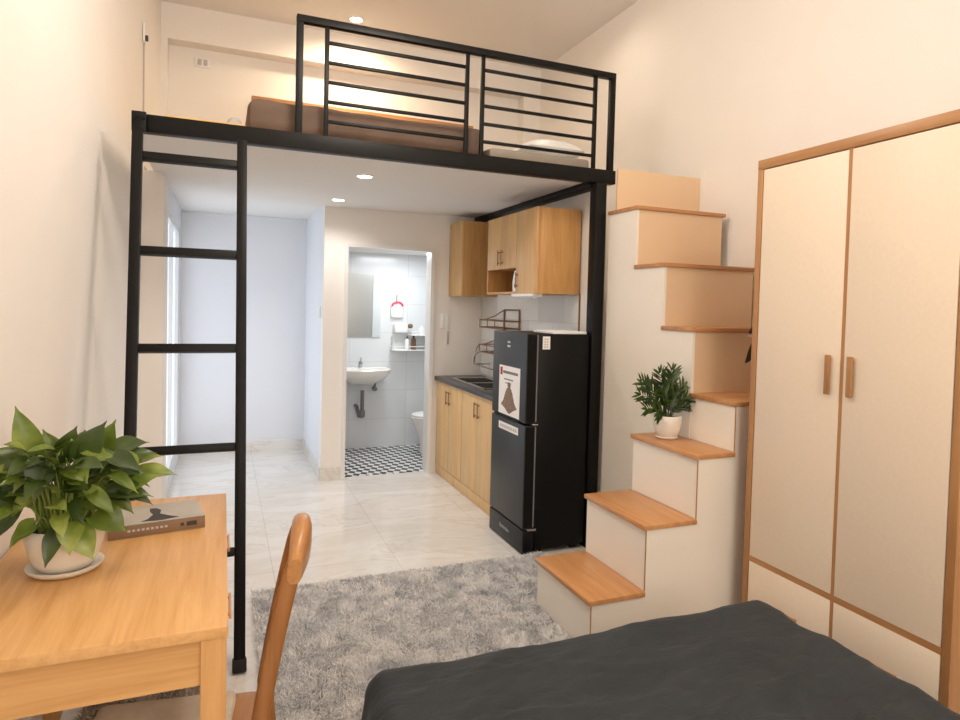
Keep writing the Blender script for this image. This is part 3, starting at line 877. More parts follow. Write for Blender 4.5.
for z, a, b in ((1.03, 1.62, 2.06), (1.185, 1.62, 2.06)):
    if z > 1.1:
        a = 1.80
    bm = bmesh.new()
    box(bm, a, 6.52, z - 0.007, b, BYB - 0.002, z, 0.003)
    tube(bm, [(a, BYB - 0.004, z + 0.035), (a, 6.525, z + 0.035), (b, 6.525, z + 0.035), (b, BYB - 0.004, z + 0.035)], 0.004, 6)
    for x in (a + 0.01, b - 0.01):
        tube(bm, [(x, 6.525, z), (x, 6.525, z + 0.035)], 0.004, 6)
    obj('level', bm, 'plastic_white', t)
obj('bracket', boxes((1.63, 6.685, 1.03, 1.642, BYB - 0.002, 1.16), (2.04, 6.66, 1.03, 2.052, BYB - 0.002, 1.23), bev=0.003), 'steel', t)
def bottle(name, label, x, y, z, r, h, m1, m2, cat='bottle'):
    t = thing(name, label, cat, (x, y, z), 'toiletries on the bathroom shelf')
    bm = bmesh.new()
    lathe(bm, [(r * 0.95, z), (r, z + 0.005), (r, z + h * 0.66), (r * 0.8, z + h * 0.75), (r * 0.4, z + h * 0.8)], (x, y, 0), 18)
    obj('body', bm, m1, t)
    bm = bmesh.new()
    lathe(bm, [(r * 0.45, z + h * 0.8), (r * 0.45, z + h * 0.95), (r * 0.3, z + h)], (x, y, 0), 14)
    obj('cap', bm, m2, t)
bottle('toiletry_bottle', 'small white bottle with brown cap on the lower bathroom shelf', 1.775, 6.60, 1.031, 0.022, 0.14, 'plastic_white', 'plastic_brown')
bottle('toiletry_bottle', 'brown bottle on the lower bathroom shelf beside the white one', 1.845, 6.60, 1.031, 0.026, 0.155, 'plastic_brown', 'dark_plastic')
bottle('toiletry_bottle', 'squat dark pot at the right end of the lower bathroom shelf', 2.0, 6.60, 1.031, 0.024, 0.07, 'dark_plastic', 'dark_plastic')
bottle('toiletry_bottle', 'white bottle standing on the upper bathroom shelf', 1.93, 6.60, 1.186, 0.03, 0.09, 'plastic_white', 'plastic_white')
t = thing('soap_dispenser', 'white hanging wash bag with pink band on the bathroom wall', 'bag', (1.68, 6.68, 1.30))
bm = bmesh.new()
box(bm, 1.615, 6.66, 1.36, 1.745, 6.698, 1.50, 0.012)
obj('body', bm, 'plastic_white', t)
bm = bmesh.new()
tube(bm, [(1.625, 6.655, 1.48)] + [(1.68 - 0.055 * math.cos(a), 6.655, 1.485 + 0.035 * math.sin(a)) for a in [PI * k / 8 for k in range(1, 8)]] + [(1.735, 6.655, 1.48)], 0.011, 8)
obj('band', bm, 'plastic_pink', t)
bm = bmesh.new()
tube(bm, [(1.68, 6.69, 1.50), (1.68, 6.69, 1.60)], 0.004, 6)
obj('cord', bm, 'ink_grey', t)
t = thing('paper_holder', 'white box holder with brown knob under the pink banded bag', 'holder', (1.71, 6.65, 1.20))
obj('box', bx(1.645, 6.61, 1.205, 1.785, 6.698, 1.295, 0.012), 'plastic_white', t)
bm = bmesh.new()
lathe(bm, [(0.012, 1.785), (0.024, 1.80), (0.024, 1.83), (0.014, 1.84)], (0, 6.63, 1.275), 14, 'x')
obj('knob', bm, 'plastic_brown', t)
t = thing('toilet', 'white toilet partly visible at the right side of the bathroom', 'toilet', (2.0, 6.28, 0))
bm = bmesh.new()
lathe(bm, [(0.11, 0.004), (0.12, 0.02), (0.115, 0.12), (0.15, 0.24), (0.19, 0.34), (0.198, 0.38), (0.19, 0.385), (0.15, 0.37), (0.10, 0.25), (0.05, 0.22)], (1.985, 6.28, 0), 32, 'z', 1.2, 0.92)
obj('bowl', bm, 'ceramic', t)
bm = bmesh.new()
lathe(bm, [(0.195, 0.386), (0.20, 0.392), (0.2, 0.402), (0.19, 0.408), (0.05, 0.41)], (1.995, 6.28, 0), 32, 'z', 1.2, 0.92)
obj('lid', bm, 'plastic_white', t)
obj('tank', bx(2.19, 6.10, 0.36, 2.358, 6.46, 0.74, 0.02, 3), 'ceramic', t)
obj('tank_lid', bx(2.18, 6.09, 0.74, 2.358, 6.47, 0.765, 0.008), 'ceramic', t)

# ------------------------------------------------------------------ shag rugs
def pile(name, polys, n, h, w, mat, parent, seed, zbase=0.012, inside=None):
    rng = np.random.default_rng(seed)
    x0, y0, x1, y1 = polys
    P = np.empty((0, 2))
    while len(P) < n:
        q = np.column_stack((rng.uniform(x0, x1, n), rng.uniform(y0, y1, n)))
        if inside:
            q = q[inside(q[:, 0], q[:, 1])]
        P = np.vstack((P, q))
    P = P[:n]
    # clumps lean together
    ang = np.empty(n)
    for i in range(n):
        v = noise.noise_vector(V((P[i, 0] * 15, P[i, 1] * 15, seed)))
        ang[i] = math.atan2(v.y, v.x)
    ang += rng.normal(0, 1.0, n)
    L = h * rng.uniform(0.7, 1.25, n)
    lean = rng.uniform(0.35, 0.95, n)
    dx, dy = np.cos(ang), np.sin(ang)
    th = rng.uniform(0, 2 * np.pi, n)
    sx, sy = np.cos(th) * w / 2, np.sin(th) * w / 2
    z = np.full(n, zbase)
    o0 = ORIG[parent.name]
    ver = np.empty((n, 5, 3))
    b = np.column_stack((P, z)) - np.array(o0)
    S = np.column_stack((sx, sy, np.zeros(n)))
    mid = b + np.column_stack((dx * L * lean * 0.30, dy * L * lean * 0.30, L * 0.62))
    tip = b + np.column_stack((dx * L * lean, dy * L * lean, L * (1.05 - 0.45 * lean)))
    ver[:, 0] = b - S
    ver[:, 1] = b + S
    ver[:, 2] = mid + S * 0.9
    ver[:, 3] = mid - S * 0.9
    ver[:, 4] = tip
    me = bpy.data.meshes.new(name)
    me.vertices.add(n * 5)
    me.vertices.foreach_set('co', ver.reshape(-1))
    base = np.arange(n) * 5
    loops = np.column_stack((base, base + 1, base + 2, base + 3, base + 3, base + 2, base + 4)).reshape(-1)
    me.loops.add(n * 7)
    me.loops.foreach_set('vertex_index', loops.astype(np.int32))
    me.polygons.add(n * 2)
    starts = np.column_stack((np.arange(n) * 7, np.arange(n) * 7 + 4)).reshape(-1)
    me.polygons.foreach_set('loop_start', starts.astype(np.int32))
    me.update(calc_edges=True)
    me.validate()
    me.materials.append(MATS[mat])
    o = bpy.data.objects.new(name, me)
    COL.objects.link(o)
    o.parent = parent
    o['kind'] = 'stuff'
    return o
t = thing('shag_rug', 'large pale grey shaggy rug spread on the tiles between bed and kitchen', 'rug', (0.9, 2.6, 0))
bm = bmesh.new()
prism(bm, [(0.16, 1.1), (1.44, 1.1), (1.44, 2.872), (1.80, 2.872), (1.80, 3.455), (0.16, 3.455)], 'z', 0.001, 0.014)
obj('backing', bm, 'rug_back', t, smooth=False)
pile('pile', (0.155, 1.1, 1.80, 3.46), 150000, 0.032, 0.0032, 'rug_pile', t, 3,
     inside=lambda x, y: ((x < 1.452) | (y > 2.868)) & (y > 1.25))
t = thing('shag_mat', 'small beige shaggy mat on the floor beneath the desk', 'mat', (-0.24, 2.55, 0))
obj('backing', bx(-0.45, 2.32, 0.001, -0.045, 2.80, 0.012, 0.004), 'rug_back', t)
pile('pile', (-0.45, 2.32, -0.045, 2.80), 9000, 0.036, 0.005, 'mat_pile', t, 9)

# ------------------------------------------------------------------ desk
t = thing('desk', 'light oak writing desk along the left wall', 'desk', (-0.28, 2.15, 0))
DX0, DX1, DY0, DY1, DZ = -0.573, 0.020, 1.592, 2.708, 0.75
obj('desktop', bx(DX0, DY0, DZ - 0.027, DX1, DY1, DZ, 0.002), 'desk_wood', t)
for x0 in (DX0 + 0.003, DX1 - 0.058):
    for y0 in (DY0 + 0.004, DY1 - 0.059):
        obj('leg', bx(x0, y0, 0, x0 + 0.055, y0 + 0.055, DZ - 0.027, 0.002), 'desk_wood_z', t)
xa, xb = DX0 + 0.058, DX1 - 0.058
obj('apron', bx(xa, DY0 + 0.014, 0.614, xb, DY0 + 0.032, DZ - 0.027), 'desk_wood_x', t)
obj('apron', bx(xa, DY1 - 0.032, 0.614, xb, DY1 - 0.014, DZ - 0.027), 'desk_wood_x', t)
obj('apron', bx(DX0 + 0.010, DY0 + 0.059, 0.614, DX0 + 0.028, DY1 - 0.059, DZ - 0.027), 'desk_wood', t)
obj('drawer_rail', boxes((DX1 - 0.05, DY0 + 0.059, 0.70, DX1 - 0.012, DY1 - 0.059, DZ - 0.027), (DX1 - 0.05, DY0 + 0.059, 0.614, DX1 - 0.012, DY1 - 0.059, 0.622)), 'desk_wood', t)
ym = 0.5 * (DY0 + DY1)
for a, b in ((DY0 + 0.062, ym - 0.004), (ym + 0.004, DY1 - 0.062)):
    d = obj('drawer', bx(DX1 - 0.40, a, 0.624, DX1 - 0.004, b, 0.698, 0.002), 'desk_wood', t)
    hc = 0.5 * (a + b)
    bm = boxes((DX1 + 0.004, hc - 0.07, 0.655, DX1 + 0.011, hc + 0.07, 0.668), (DX1 - 0.006, hc - 0.06, 0.658, DX1 + 0.006, hc - 0.048, 0.666), (DX1 - 0.006, hc + 0.048, 0.658, DX1 + 0.006, hc + 0.06, 0.666), bev=0.002)
    obj('handle', bm, 'desk_wood', d)

# ------------------------------------------------------------------ chair (faces the desk)
t = thing('dining_chair', 'brown wooden chair with cream cushion pulled up to the desk', 'chair', (0.098, 1.70, 0))
YA, YBk = 1.700, 1.975
chair = t
def post_x(z):              # leaning back post, splayed rear leg
    if z > 0.40:
        u = (z - 0.40) / 0.44
        return 0.092 + 0.062 * u + 0.021 * u * u
    u = (0.40 - z) / 0.40
    return 0.092 + 0.055 * u ** 1.6
for y in (YA, YBk):
    bm = bmesh.new()
    rings = []
    zs = [0.012 + 0.832 * k / 24 for k in range(25)]
    for z in zs:
        x = post_x(z)
        wx = 0.044 if z > 0.40 else 0.036 + 0.010 * z / 0.4
        wy = 0.026
        if z > 0.82:
            wx *= 0.86
        ring = []
        for k in range(12):
            a = 2 * PI * k / 12
            ca, sa = math.cos(a), math.sin(a)
            ring.append(bm.verts.new((x + 0.5 * wx * math.copysign(abs(ca) ** 0.55, ca), y + 0.5 * wy * math.copysign(abs(sa) ** 0.55, sa), z)))
        rings.append(ring)
    for i in range(len(rings) - 1):
        for k in range(12):
            bm.faces.new((rings[i][k], rings[i][(k + 1) % 12], rings[i + 1][(k + 1) % 12], rings[i + 1][k]))
    bm.faces.new(list(reversed(rings[0])))
    bm.faces.new(rings[-1])
    p = obj('back_post', bm, 'chair_wood', t, ang=50)
    bm = bmesh.new()
    sgn = -1 if y == YA else 1
    lathe(bm, [(0.006, y + sgn * 0.0125), (0.0062, y + sgn * 0.0136), (0.003, y + sgn * 0.0138)], (post_x(0.80), 0, 0.80), 12, 'y')
    obj('screw_plug', bm, 'dark_plastic', p)
# crest rail: bowed and rounded, thicker in the middle
bm = bmesh.new()
rings = []
N = 20
for i in range(N + 1):
    u = i / N
    y = YA - 0.016 + (YBk - YA + 0.032) * u
    bow = math.sin(PI * u)
    x = post_x(0.835) + 0.002 + 0.012 * bow
    zc = 0.823 + 0.022 * bow + 0.010 * u
    hz = 0.032 + 0.030 * bow ** 0.8
    hx = 0.018 + 0.011 * bow
    ring = []
    for k in range(14):
        a = 2 * PI * k / 14
        ca, sa = math.cos(a), math.sin(a)
        ring.append(bm.verts.new((x + hx * math.copysign(abs(ca) ** 0.7, ca) + 0.05 * (hz * sa), y, zc + hz * math.copysign(abs(sa) ** 0.7, sa))))
    rings.append(ring)
for i in range(N):
    for k in range(14):
        bm.faces.new((rings[i][k], rings[i][(k + 1) % 14], rings[i + 1][(k + 1) % 14], rings[i + 1][k]))
bm.faces.new(list(reversed(rings[0])))
bm.faces.new(rings[-1])
obj('crest_rail', bm, 'chair_wood_y', t, ang=50)
for z in (0.70, 0.585):
    bm = bmesh.new()
    pts = [(post_x(z) + 0.006 * math.sin(PI * u), YA + (YBk - YA) * u, z) for u in [k / 10 for k in range(11)]]
    for i in range(10):
        bar(bm, pts[i], pts[i + 1], 0.045, 0.014, (1, 0, 0), 0.003)
    obj('back_slat', bm, 'chair_wood_y', t)
SZ = 0.376
obj('seat', soft_box(-0.335, YA - 0.035, SZ - 0.03, 0.088, YBk - 0.012, SZ, 0.014, 0.0, 12), 'chair_wood_y', t)
obj('cushion', soft_box(-0.325, YA - 0.02, SZ, 0.02, YBk - 0.05, SZ + 0.030, 0.014, 0.004, 18, 5, 9), 'cushion', t)
obj('seat_rail', boxes((-0.30, YA - 0.012, SZ - 0.085, 0.07, YA + 0.008, SZ - 0.03), (-0.30, YBk - 0.008, SZ - 0.085, 0.07, YBk + 0.012, SZ - 0.03), (-0.305, YA, SZ - 0.085, -0.285, YBk, SZ - 0.03), bev=0.003), 'chair_wood_y', t)
for y in (YA, YBk):
    bm = bmesh.new()
    tube(bm, [(-0.295, y, SZ - 0.03), (-0.30, y, 0.2), (-0.305, y, 0.002)], [0.021, 0.018, 0.014], 12)
    obj('front_leg', bm, 'chair_wood', t)
    bm = bmesh.new()
    tube(bm, [(-0.30, y, 0.18), (post_x(0.19), y, 0.18)], 0.010, 10)
    obj('stretcher', bm, 'chair_wood', t)

chair.rotation_euler = (0, 0, math.radians(-7.4))

# ------------------------------------------------------------------ bed with duvet
t = thing('bed', 'low double bed under a creased charcoal duvet beside the wardrobe', 'bed', (1.12, 0.8, 0))
obj('base', bx(0.50, -0.15, 0.02, 1.80, 1.80, 0.16, 0.01), 'frame_wood_y', t)
obj('mattress', bx(0.47, -0.18, 0.16, 1.83, 1.83, 0.36, 0.04, 4), 'mattress_cloth', t)
CREASES = [(1.55, 1.15, 0.5, 0.45, 0.018, 0.016), (1.35, 1.0, 0.75, 0.4, 0.016, 0.014), (1.2, 1.35, 0.25, 0.5, 0.02, 0.011), (0.9, 1.5, 0.12, 0.35, 0.02, 0.010), (1.65, 1.45, 0.95, 0.3, 0.016, 0.012),
           (0.8, 1.2, 0.4, 0.4, 0.018, 0.011), (1.5, 0.85, 0.2, 0.4, 0.016, 0.014), (1.05, 1.68, -0.05, 0.4, 0.018, 0.007)]
def duvet():
    bm = bmesh.new()
    bx0, bx1, by0, by1, zt = 0.462, 1.872, -0.14, 1.838, 0.412
    R = 0.075
    drop = 0.33
    def prof(s):                                  # s: distance outside the flat top -> (outward, down)
        q = R * PI / 2
        if s <= 0:
            return 0.0, 0.0
        if s < q:
            a = s / R
            return R * math.sin(a), R * (1 - math.cos(a))
        return R + 0.16 * (s - q), R + (s - q) * 0.98
    M = R * PI / 2 + drop - R
    nx, ny = 150, 200
    W, Hh = (bx1 - bx0) + 2 * M, (by1 - by0) + 2 * M
    grid = []
    for i in range(nx + 1):
        row = []
        for j in range(ny + 1):
            u, v = -M + W * i / nx, -M + Hh * j / ny
            ox = -min(0, u) if u < 0 else max(0, u - (bx1 - bx0))
            oy = -min(0, v) if v < 0 else max(0, v - (by1 - by0))
            sxg = -1 if u < 0 else 1
            syg = -1 if v < 0 else 1
            s = math.hypot(ox, oy)
            s = min(s, M)
            out, down = prof(s)
            nx_, ny_ = (ox / s, oy / s) if s > 1e-6 else (0, 0)
            tot = math.hypot(ox, oy)
            if tot > 1e-6:
                nx_, ny_ = ox / tot, oy / tot
            x = bx0 + min(max(u, 0), bx1 - bx0) + sxg * nx_ * out
            y = by0 + min(max(v, 0), by1 - by0) + syg * ny_ * out
            z = zt - down
            p = V((x, y, z))
            # creases: long diagonal folds
            d1 = noise.noise(V((x * 2.2 + y * 1.0, (y - 0.45 * x) * 6.5, 0.3)))
            d2 = noise.noise(V((x * 5.0, y * 9.0, 4.0)))
            d3 = noise.ridged_multi_fractal(V((x * 1.3 + 0.4 * y, (y - 0.5 * x) * 3.4, 2.0)), 0.9, 2.1, 4, 1.0, 2.0)
            amp = 0.008 * d1 + 0.004 * d2 + 0.015 * (d3 - 1.0)
            if s > 0:
                k = min(1, s / 0.15)
                fold = math.sin((x if oy > ox else y) * 26 + 3 * noise.noise(V((x * 3, y * 3, 1)))) * 0.012 * k
                p += V((sxg * nx_, syg * ny_, 0)) * (fold + 0.01 * d1)
                p.z += amp * (1 - k)
            else:
                p.z += amp
                for (cx_, cy_, an, ln, wd, hh) in CREASES:
                    ux, uy_ = math.cos(an), math.sin(an)
                    a_ = (x - cx_) * ux + (y - cy_) * uy_
                    b_ = -(x - cx_) * uy_ + (y - cy_) * ux + 0.05 * math.sin(a_ * 7)
                    p.z += hh * math.exp(-(b_ / wd) ** 2) * math.exp(-(a_ / ln) ** 4) * min(1, 8 * min(u, v, bx1 - bx0 - u, by1 - by0 - v) + 0.1)
            if p.z < 0.03:
                p.z = 0.03
            row.append(bm.verts.new(p))
        grid.append(row)
    for i in range(nx):
        for j in range(ny):
            bm.faces.new((grid[i][j], grid[i + 1][j], grid[i + 1][j + 1], grid[i][j + 1]))
    return bm
obj('duvet', duvet(), 'duvet_cloth', t, ang=180)

# ------------------------------------------------------------------ plants
def leaf(bm, base, tip, up, width, droop=0.15, fold=0.18, n=9, heart=True, wave=0.0):
    base, tip, up = V(base), V(tip), V(up)
    d = tip - base
    L = d.length
    d.normalize()
    side = d.cross(up).normalized()
    nrm = side.cross(d).normalized()
    rows = []
    for i in range(n + 1):
        u = i / n
        if heart:
            w = width * 0.5 * (math.sin(PI * min(1, (u + 0.06)) ** 0.62) ** 0.85 if u < 0.97 else 0.02)
        else:
            w = width * 0.5 * math.sin(PI * (u * 0.97 + 0.03)) ** 0.7
        w = max(w, 0.0006)
        c = base + d * (L * u) + nrm * (L * droop * (4 * u * (1 - u)) * 0.5)
        back = -d * (0.10 * L if heart and u < 0.18 else 0) * (1 - u / 0.18 if u < 0.18 else 0)
        wv = wave * math.sin(u * 9) * width
        rows.append((bm.verts.new(c + side * w + nrm * (w * fold * 2 + wv) + back), bm.verts.new(c + side * w * 0.5 + nrm * (w * fold * 0.9)), bm.verts.new(c),
                     bm.verts.new(c - side * w * 0.5 + nrm * (w * fold * 0.9)), bm.verts.new(c - side * w + nrm * (w * fold * 2 - wv) + back)))
    for i in range(n):
        for k in range(4):
            bm.faces.new((rows[i][k], rows[i][k + 1], rows[i + 1][k + 1], rows[i + 1][k]))

# pothos on the desk
PC = V((-0.390, 2.07, 0.75))
t = thing('potted_pothos', 'bushy green leafy plant in a white pot on the desk', 'plant', PC)
bm = bmesh.new()
lathe(bm, [(0.055, 0.003), (0.078, 0.004), (0.090, 0.014), (0.092, 0.020), (0.086, 0.021), (0.07, 0.012), (0.03, 0.010)], PC, 48)
obj('saucer', bm, 'pot_white', t, ang=60)
bm = bmesh.new()
lathe(bm, [(0.05, 0.013), (0.064, 0.015), (0.080, 0.04), (0.090, 0.075), (0.095, 0.105), (0.096, 0.128), (0.092, 0.131), (0.088, 0.127), (0.087, 0.110), (0.02, 0.108)], PC, 48)
obj('pot', bm, 'pot_white', t, ang=60)
bm = bmesh.new()
lathe(bm, [(0.086, 0.100), (0.084, 0.112), (0.05, 0.117), (0.01, 0.118)], PC, 30)
obj('soil', bm, 'soil', t)
rng = random.Random(11)
leaves = []
# (tip offset, base offset, width): offsets from the pot centre at desk height
key = [((-0.115, 0.0, 0.455), (-0.075, 0.0, 0.32), 0.085), ((0.10, -0.02, 0.41), (0.04, -0.02, 0.30), 0.10), ((0.115, 0.03, 0.405), (0.07, 0.05, 0.29), 0.09),
       ((0.275, 0.02, 0.235), (0.17, 0.02, 0.25), 0.075), ((0.22, -0.05, 0.195), (0.10, -0.04, 0.215), 0.09), ((0.155, -0.07, 0.075), (0.075, -0.06, 0.165), 0.11),
       ((0.085, -0.12, 0.025), (0.04, -0.09, 0.14), 0.085), ((-0.02, -0.13, 0.022), (0.0, -0.09, 0.14), 0.06), ((0.035, -0.14, 0.05), (0.03, -0.09, 0.16), 0.08),
       ((-0.105, -0.09, 0.07), (-0.05, -0.08, 0.155), 0.085), ((-0.20, -0.05, 0.09), (-0.10, -0.05, 0.20), 0.10), ((-0.23, 0.0, 0.16), (-0.12, 0.0, 0.23), 0.09),
       ((-0.235, 0.02, 0.33), (-0.12, 0.01, 0.30), 0.11), ((0.0, -0.05, 0.35), (-0.02, -0.02, 0.25), 0.09), ((-0.05, -0.10, 0.22), (-0.03, -0.07, 0.32), 0.09),
       ((0.20, 0.05, 0.33), (0.10, 0.04, 0.31), 0.09), ((0.24, 0.04, 0.29), (0.13, 0.04, 0.27), 0.075), ((-0.16, -0.06, 0.30), (-0.07, -0.05, 0.28), 0.085),
       ((0.07, -0.11, 0.26), (0.02, -0.07, 0.30), 0.085), ((0.16, -0.06, 0.28), (0.07, -0.05, 0.27), 0.08), ((0.03, -0.02, 0.40), (0.0, 0.0, 0.31), 0.08),
       ((-0.06, 0.03, 0.385), (-0.02, 0.03, 0.29), 0.08), ((0.24, -0.02, 0.25), (0.13, -0.02, 0.20), 0.08)]
for tp, bs, w in key:
    tp = V(tp)
    if tp.z < 0.08:
        tp.z += 0.035
    leaves.append((tp, V(bs), w))
for k in range(112):
    a = rng.uniform(0, 2 * PI)
    r = rng.uniform(0.05, 0.15)
    z = rng.uniform(0.20, 0.34) - 0.35 * max(0, r - 0.1)
    bs = V((r * math.cos(a), r * math.sin(a) * 0.8, z))
    a2 = a + rng.uniform(-0.7, 0.7)
    ll = rng.uniform(0.06, 0.092)
    tp = bs + V((ll * math.cos(a2), ll * math.sin(a2) * 0.85, rng.uniform(-0.07, 0.045)))
    tp.y = max(min(tp.y, 0.19), -0.19)
    if tp.x < -0.165:
        tp.x = -0.165
    leaves.append((tp, bs, rng.uniform(0.046, 0.070)))
for i, (tp, bs, w) in enumerate(leaves):
    if PC.x + tp.x < -0.573:
        tp.x = -0.185
    bm = bmesh.new()
    out = V((tp.x, tp.y, 0))
    up = V((0, 0, 1)) - 0.3 * out.normalized() + V((rng.uniform(-.3, .3), -0.55, 0))
    if tp.z - bs.z > 0.06:
        up = V((rng.uniform(-.25, .25), -1.0, 0.25))
    if tp.z - bs.z < -0.06:
        up = V((out.x * 2, -1.0, 0.5))
    leaf(bm, PC + bs, PC + tp, up, w * 0.80, 0.14, 0.16, 9, True, 0.03)
    obj('leaf', bm, 'pothos_leaf' if rng.random() < 0.55 else 'pothos_leaf_dark', t, ang=180)
bm = bmesh.new()
for i, (tp, bs, w) in enumerate(leaves):
    a = math.atan2(bs.y, bs.x) + rng.uniform(-0.3, 0.3)
    r0 = rng.uniform(0.01, 0.06)
    p0 = PC + V((r0 * math.cos(a), r0 * math.sin(a), 0.112))
    p2 = PC + bs
    pm = (p0 + p2) / 2 + V((0, 0, 0.035))
    tube(bm, [p0, p0 * 0.4 + pm * 0.6 + V((0, 0, 0.005)), pm, pm * 0.45 + p2 * 0.55 + V((0, 0, 0.01)), p2], [0.003, 0.0028, 0.0026, 0.0022, 0.0018], 6)
obj('stems', bm, 'stem_green', t)

# fern-like plant on the third step
FC = V((2.10, 2.712, lev[2]))
t = thing('potted_fern', 'small dark spiky-leaved plant in a white pot on the third stair', 'plant', FC)
bm = bmesh.new()
lathe(bm, [(0.040, 0.001), (0.052, 0.002), (0.057, 0.010), (0.052, 0.014), (0.04, 0.012)], FC, 32)
obj('saucer', bm, 'pot_white', t, ang=60)
bm = bmesh.new()
lathe(bm, [(0.044, 0.010), (0.054, 0.018), (0.064, 0.045), (0.070, 0.08), (0.072, 0.118), (0.070, 0.120), (0.066, 0.117), (0.065, 0.10), (0.02, 0.098)], FC, 40)
obj('pot', bm, 'pot_white', t, ang=60)
bm = bmesh.new()
lathe(bm, [(0.064, 0.092), (0.063, 0.104), (0.03, 0.108), (0.008, 0.108)], FC, 24)
obj('soil', bm, 'soil', t)
rng = random.Random(4)
fr = [(-0.15, 0.0, 0.275), (-0.14, 0.02, 0.215), (0.02, 0.0, 0.335), (0.0, -0.03, 0.31), (-0.05, 0.0, 0.32), (0.095, -0.01, 0.255), (0.12, 0.0, 0.155), (-0.13, -0.02, 0.155), (-0.09, -0.05, 0.13),
      (0.06, -0.05, 0.20), (-0.06, -0.05, 0.25), (0.05, 0.05, 0.28), (-0.08, 0.06, 0.26), (0.07, 0.06, 0.22), (0.0, 0.08, 0.25), (-0.03, -0.07, 0.2), (0.09, -0.04, 0.16), (0.02, -0.06, 0.24)]
for k, e in enumerate(fr):
    e = V((min(e[0] * 1.08, 0.085 if e[2] > 0.18 else 0.098), e[1], e[2] * 1.04))
    p0 = FC + V((e.x * 0.16, e.y * 0.16, 0.105))
    p2 = FC + e
    pm = p0 * 0.45 + p2 * 0.55 + V((-e.x * 0.15, -e.y * 0.15, 0.03))
    bm = bmesh.new()
    path = []
    for i in range(13):
        u = i / 12
        path.append(p0 * (1 - u) ** 2 + pm * 2 * u * (1 - u) + p2 * u * u)
    tube(bm, path, [0.0025 * (1 - 0.8 * i / 12) for i in range(13)], 5)
    for i in range(3, 13):
        u = i / 12
        d = (path[i] - path[i - 1]).normalized()
        sd = d.cross(V((0.1, -1, 0.3))).normalized()
        lw = 0.060 * math.sin(PI * min(0.95, 0.25 + 0.75 * (1 - u) ** 0.8)) + 0.012
        for s in (-1, 1):
            dirl = (d * 0.75 + sd * s * 0.8 + V((0, rng.uniform(-.4, .4), rng.uniform(-.1, .25)))).normalized()
            leaf(bm, path[i], path[i] + dirl * lw, V((0, -1, 0.6)), 0.0125, 0.05, 0.1, 4, False)
    leaf(bm, path[-1], path[-1] + (path[-1] - path[-2]).normalized() * 0.04, V((0, -1, 0.5)), 0.014, 0.05, 0.1, 4, False)
    obj('frond', bm, 'fern_leaf', t, ang=180)

# half-hidden plant on the landing behind the wardrobe
HC = V((2.54, 2.47, T4))
t = thing('potted_houseplant', 'dark-leaved plant half hidden behind the wardrobe on the stair landing', 'plant', HC)
bm = bmesh.new()
lathe(bm, [(0.045, 0.001), (0.06, 0.01), (0.068, 0.10), (0.064, 0.104), (0.058, 0.095), (0.02, 0.09)], HC, 28)
obj('pot', bm, 'pot_white', t, ang=60)
for tp, bs, mt in (((-0.175, -0.01, 0.20), (-0.09, 0.0, 0.31), 'leaf_grey'), ((-0.155, 0.02, 0.165), (-0.10, 0.01, 0.28), 'leaf_grey'), ((-0.16, 0.0, 0.315), (-0.06, 0.0, 0.37), 'leaf_grey'), ((0.06, 0.05, 0.34), (0.0, 0.0, 0.26), 'fern_leaf'), ((0.03, -0.06, 0.30), (0.0, 0.0, 0.24), 'fern_leaf'), ((-0.17, 0.0, 0.30), (-0.09, 0.0, 0.318), 'petal')):
    bm = bmesh.new()
    leaf(bm, HC + V(bs), HC + V(tp), V((0.2, -1, 0.3)), 0.05 if mt != 'petal' else 0.022, 0.12, 0.1, 7, False)
    obj('leaf' if mt != 'petal' else 'petal', bm, mt, t, ang=180)
bm = bmesh.new()
for q in ((-0.09, 0, 0.31), (-0.10, 0.01, 0.28), (-0.06, 0, 0.37), (0, 0, 0.26)):
    tube(bm, [HC + V((q[0] * 0.3, 0, 0.09)), HC + V((q[0] * 0.6, q[1], 0.2)), HC + V(q)], 0.003, 6)
obj('stems', bm, 'stem_green', t)

# ------------------------------------------------------------------ book on the desk
ca = math.radians(9.5)
ax, ay = V((math.cos(ca), math.sin(ca), 0)), V((-math.sin(ca), math.cos(ca), 0))
BN = V((-0.046, 2.318, 0.75))               # near right corner
def BP(u, v, z):
    return BN - ax * u + ay * v + V((0, 0, z))
t = thing('book', 'thick grey-brown picture book lying flat on the desk beside the plant', 'book', BN)
L_, W_, T_ = 0.275, 0.20, 0.040
bm = bmesh.new()
obox(bm, BP(L_ / 2, W_ / 2, T_ / 2), ax, ay, V((0, 0, 1)), L_ - 0.008, W_ - 0.006, T_ - 0.005)
obj('pages', bm, 'pages', t)
bm = bmesh.new()
obox(bm, BP(L_ / 2, W_ / 2, T_ - 0.0015), ax, ay, V((0, 0, 1)), L_, W_, 0.003, 0.001)
obox(bm, BP(L_ / 2, W_ / 2, 0.0015), ax, ay, V((0, 0, 1)), L_, W_, 0.003, 0.001)
cv = obj('cover', bm, 'book_cover', t)
bm = bmesh.new()
obox(bm, BP(L_ / 2, 0.0015, T_ / 2), ax, ay, V((0, 0, 1)), L_, 0.003, T_, 0.001)
sp = obj('spine', bm, 'book_spine', t)
bm = bmesh.new()
for u, w, h, zz in ((0.04, 0.030, 0.014, 0.021), (0.068, 0.010, 0.010, 0.021)):
    obox(bm, BP(u, -0.0004, zz), ax, ay, V((0, 0, 1)), w, 0.001, h)
obj('spine_mark', bm, 'ink_dark', sp)
bm = bmesh.new()
for k in range(9):
    obox(bm, BP(0.115 + 0.013 * k, -0.0004, 0.022), ax, ay, V((0, 0, 1)), 0.008, 0.001, 0.007)
obj('spine_lettering', bm, 'ink_light', sp)
bm = bmesh.new()
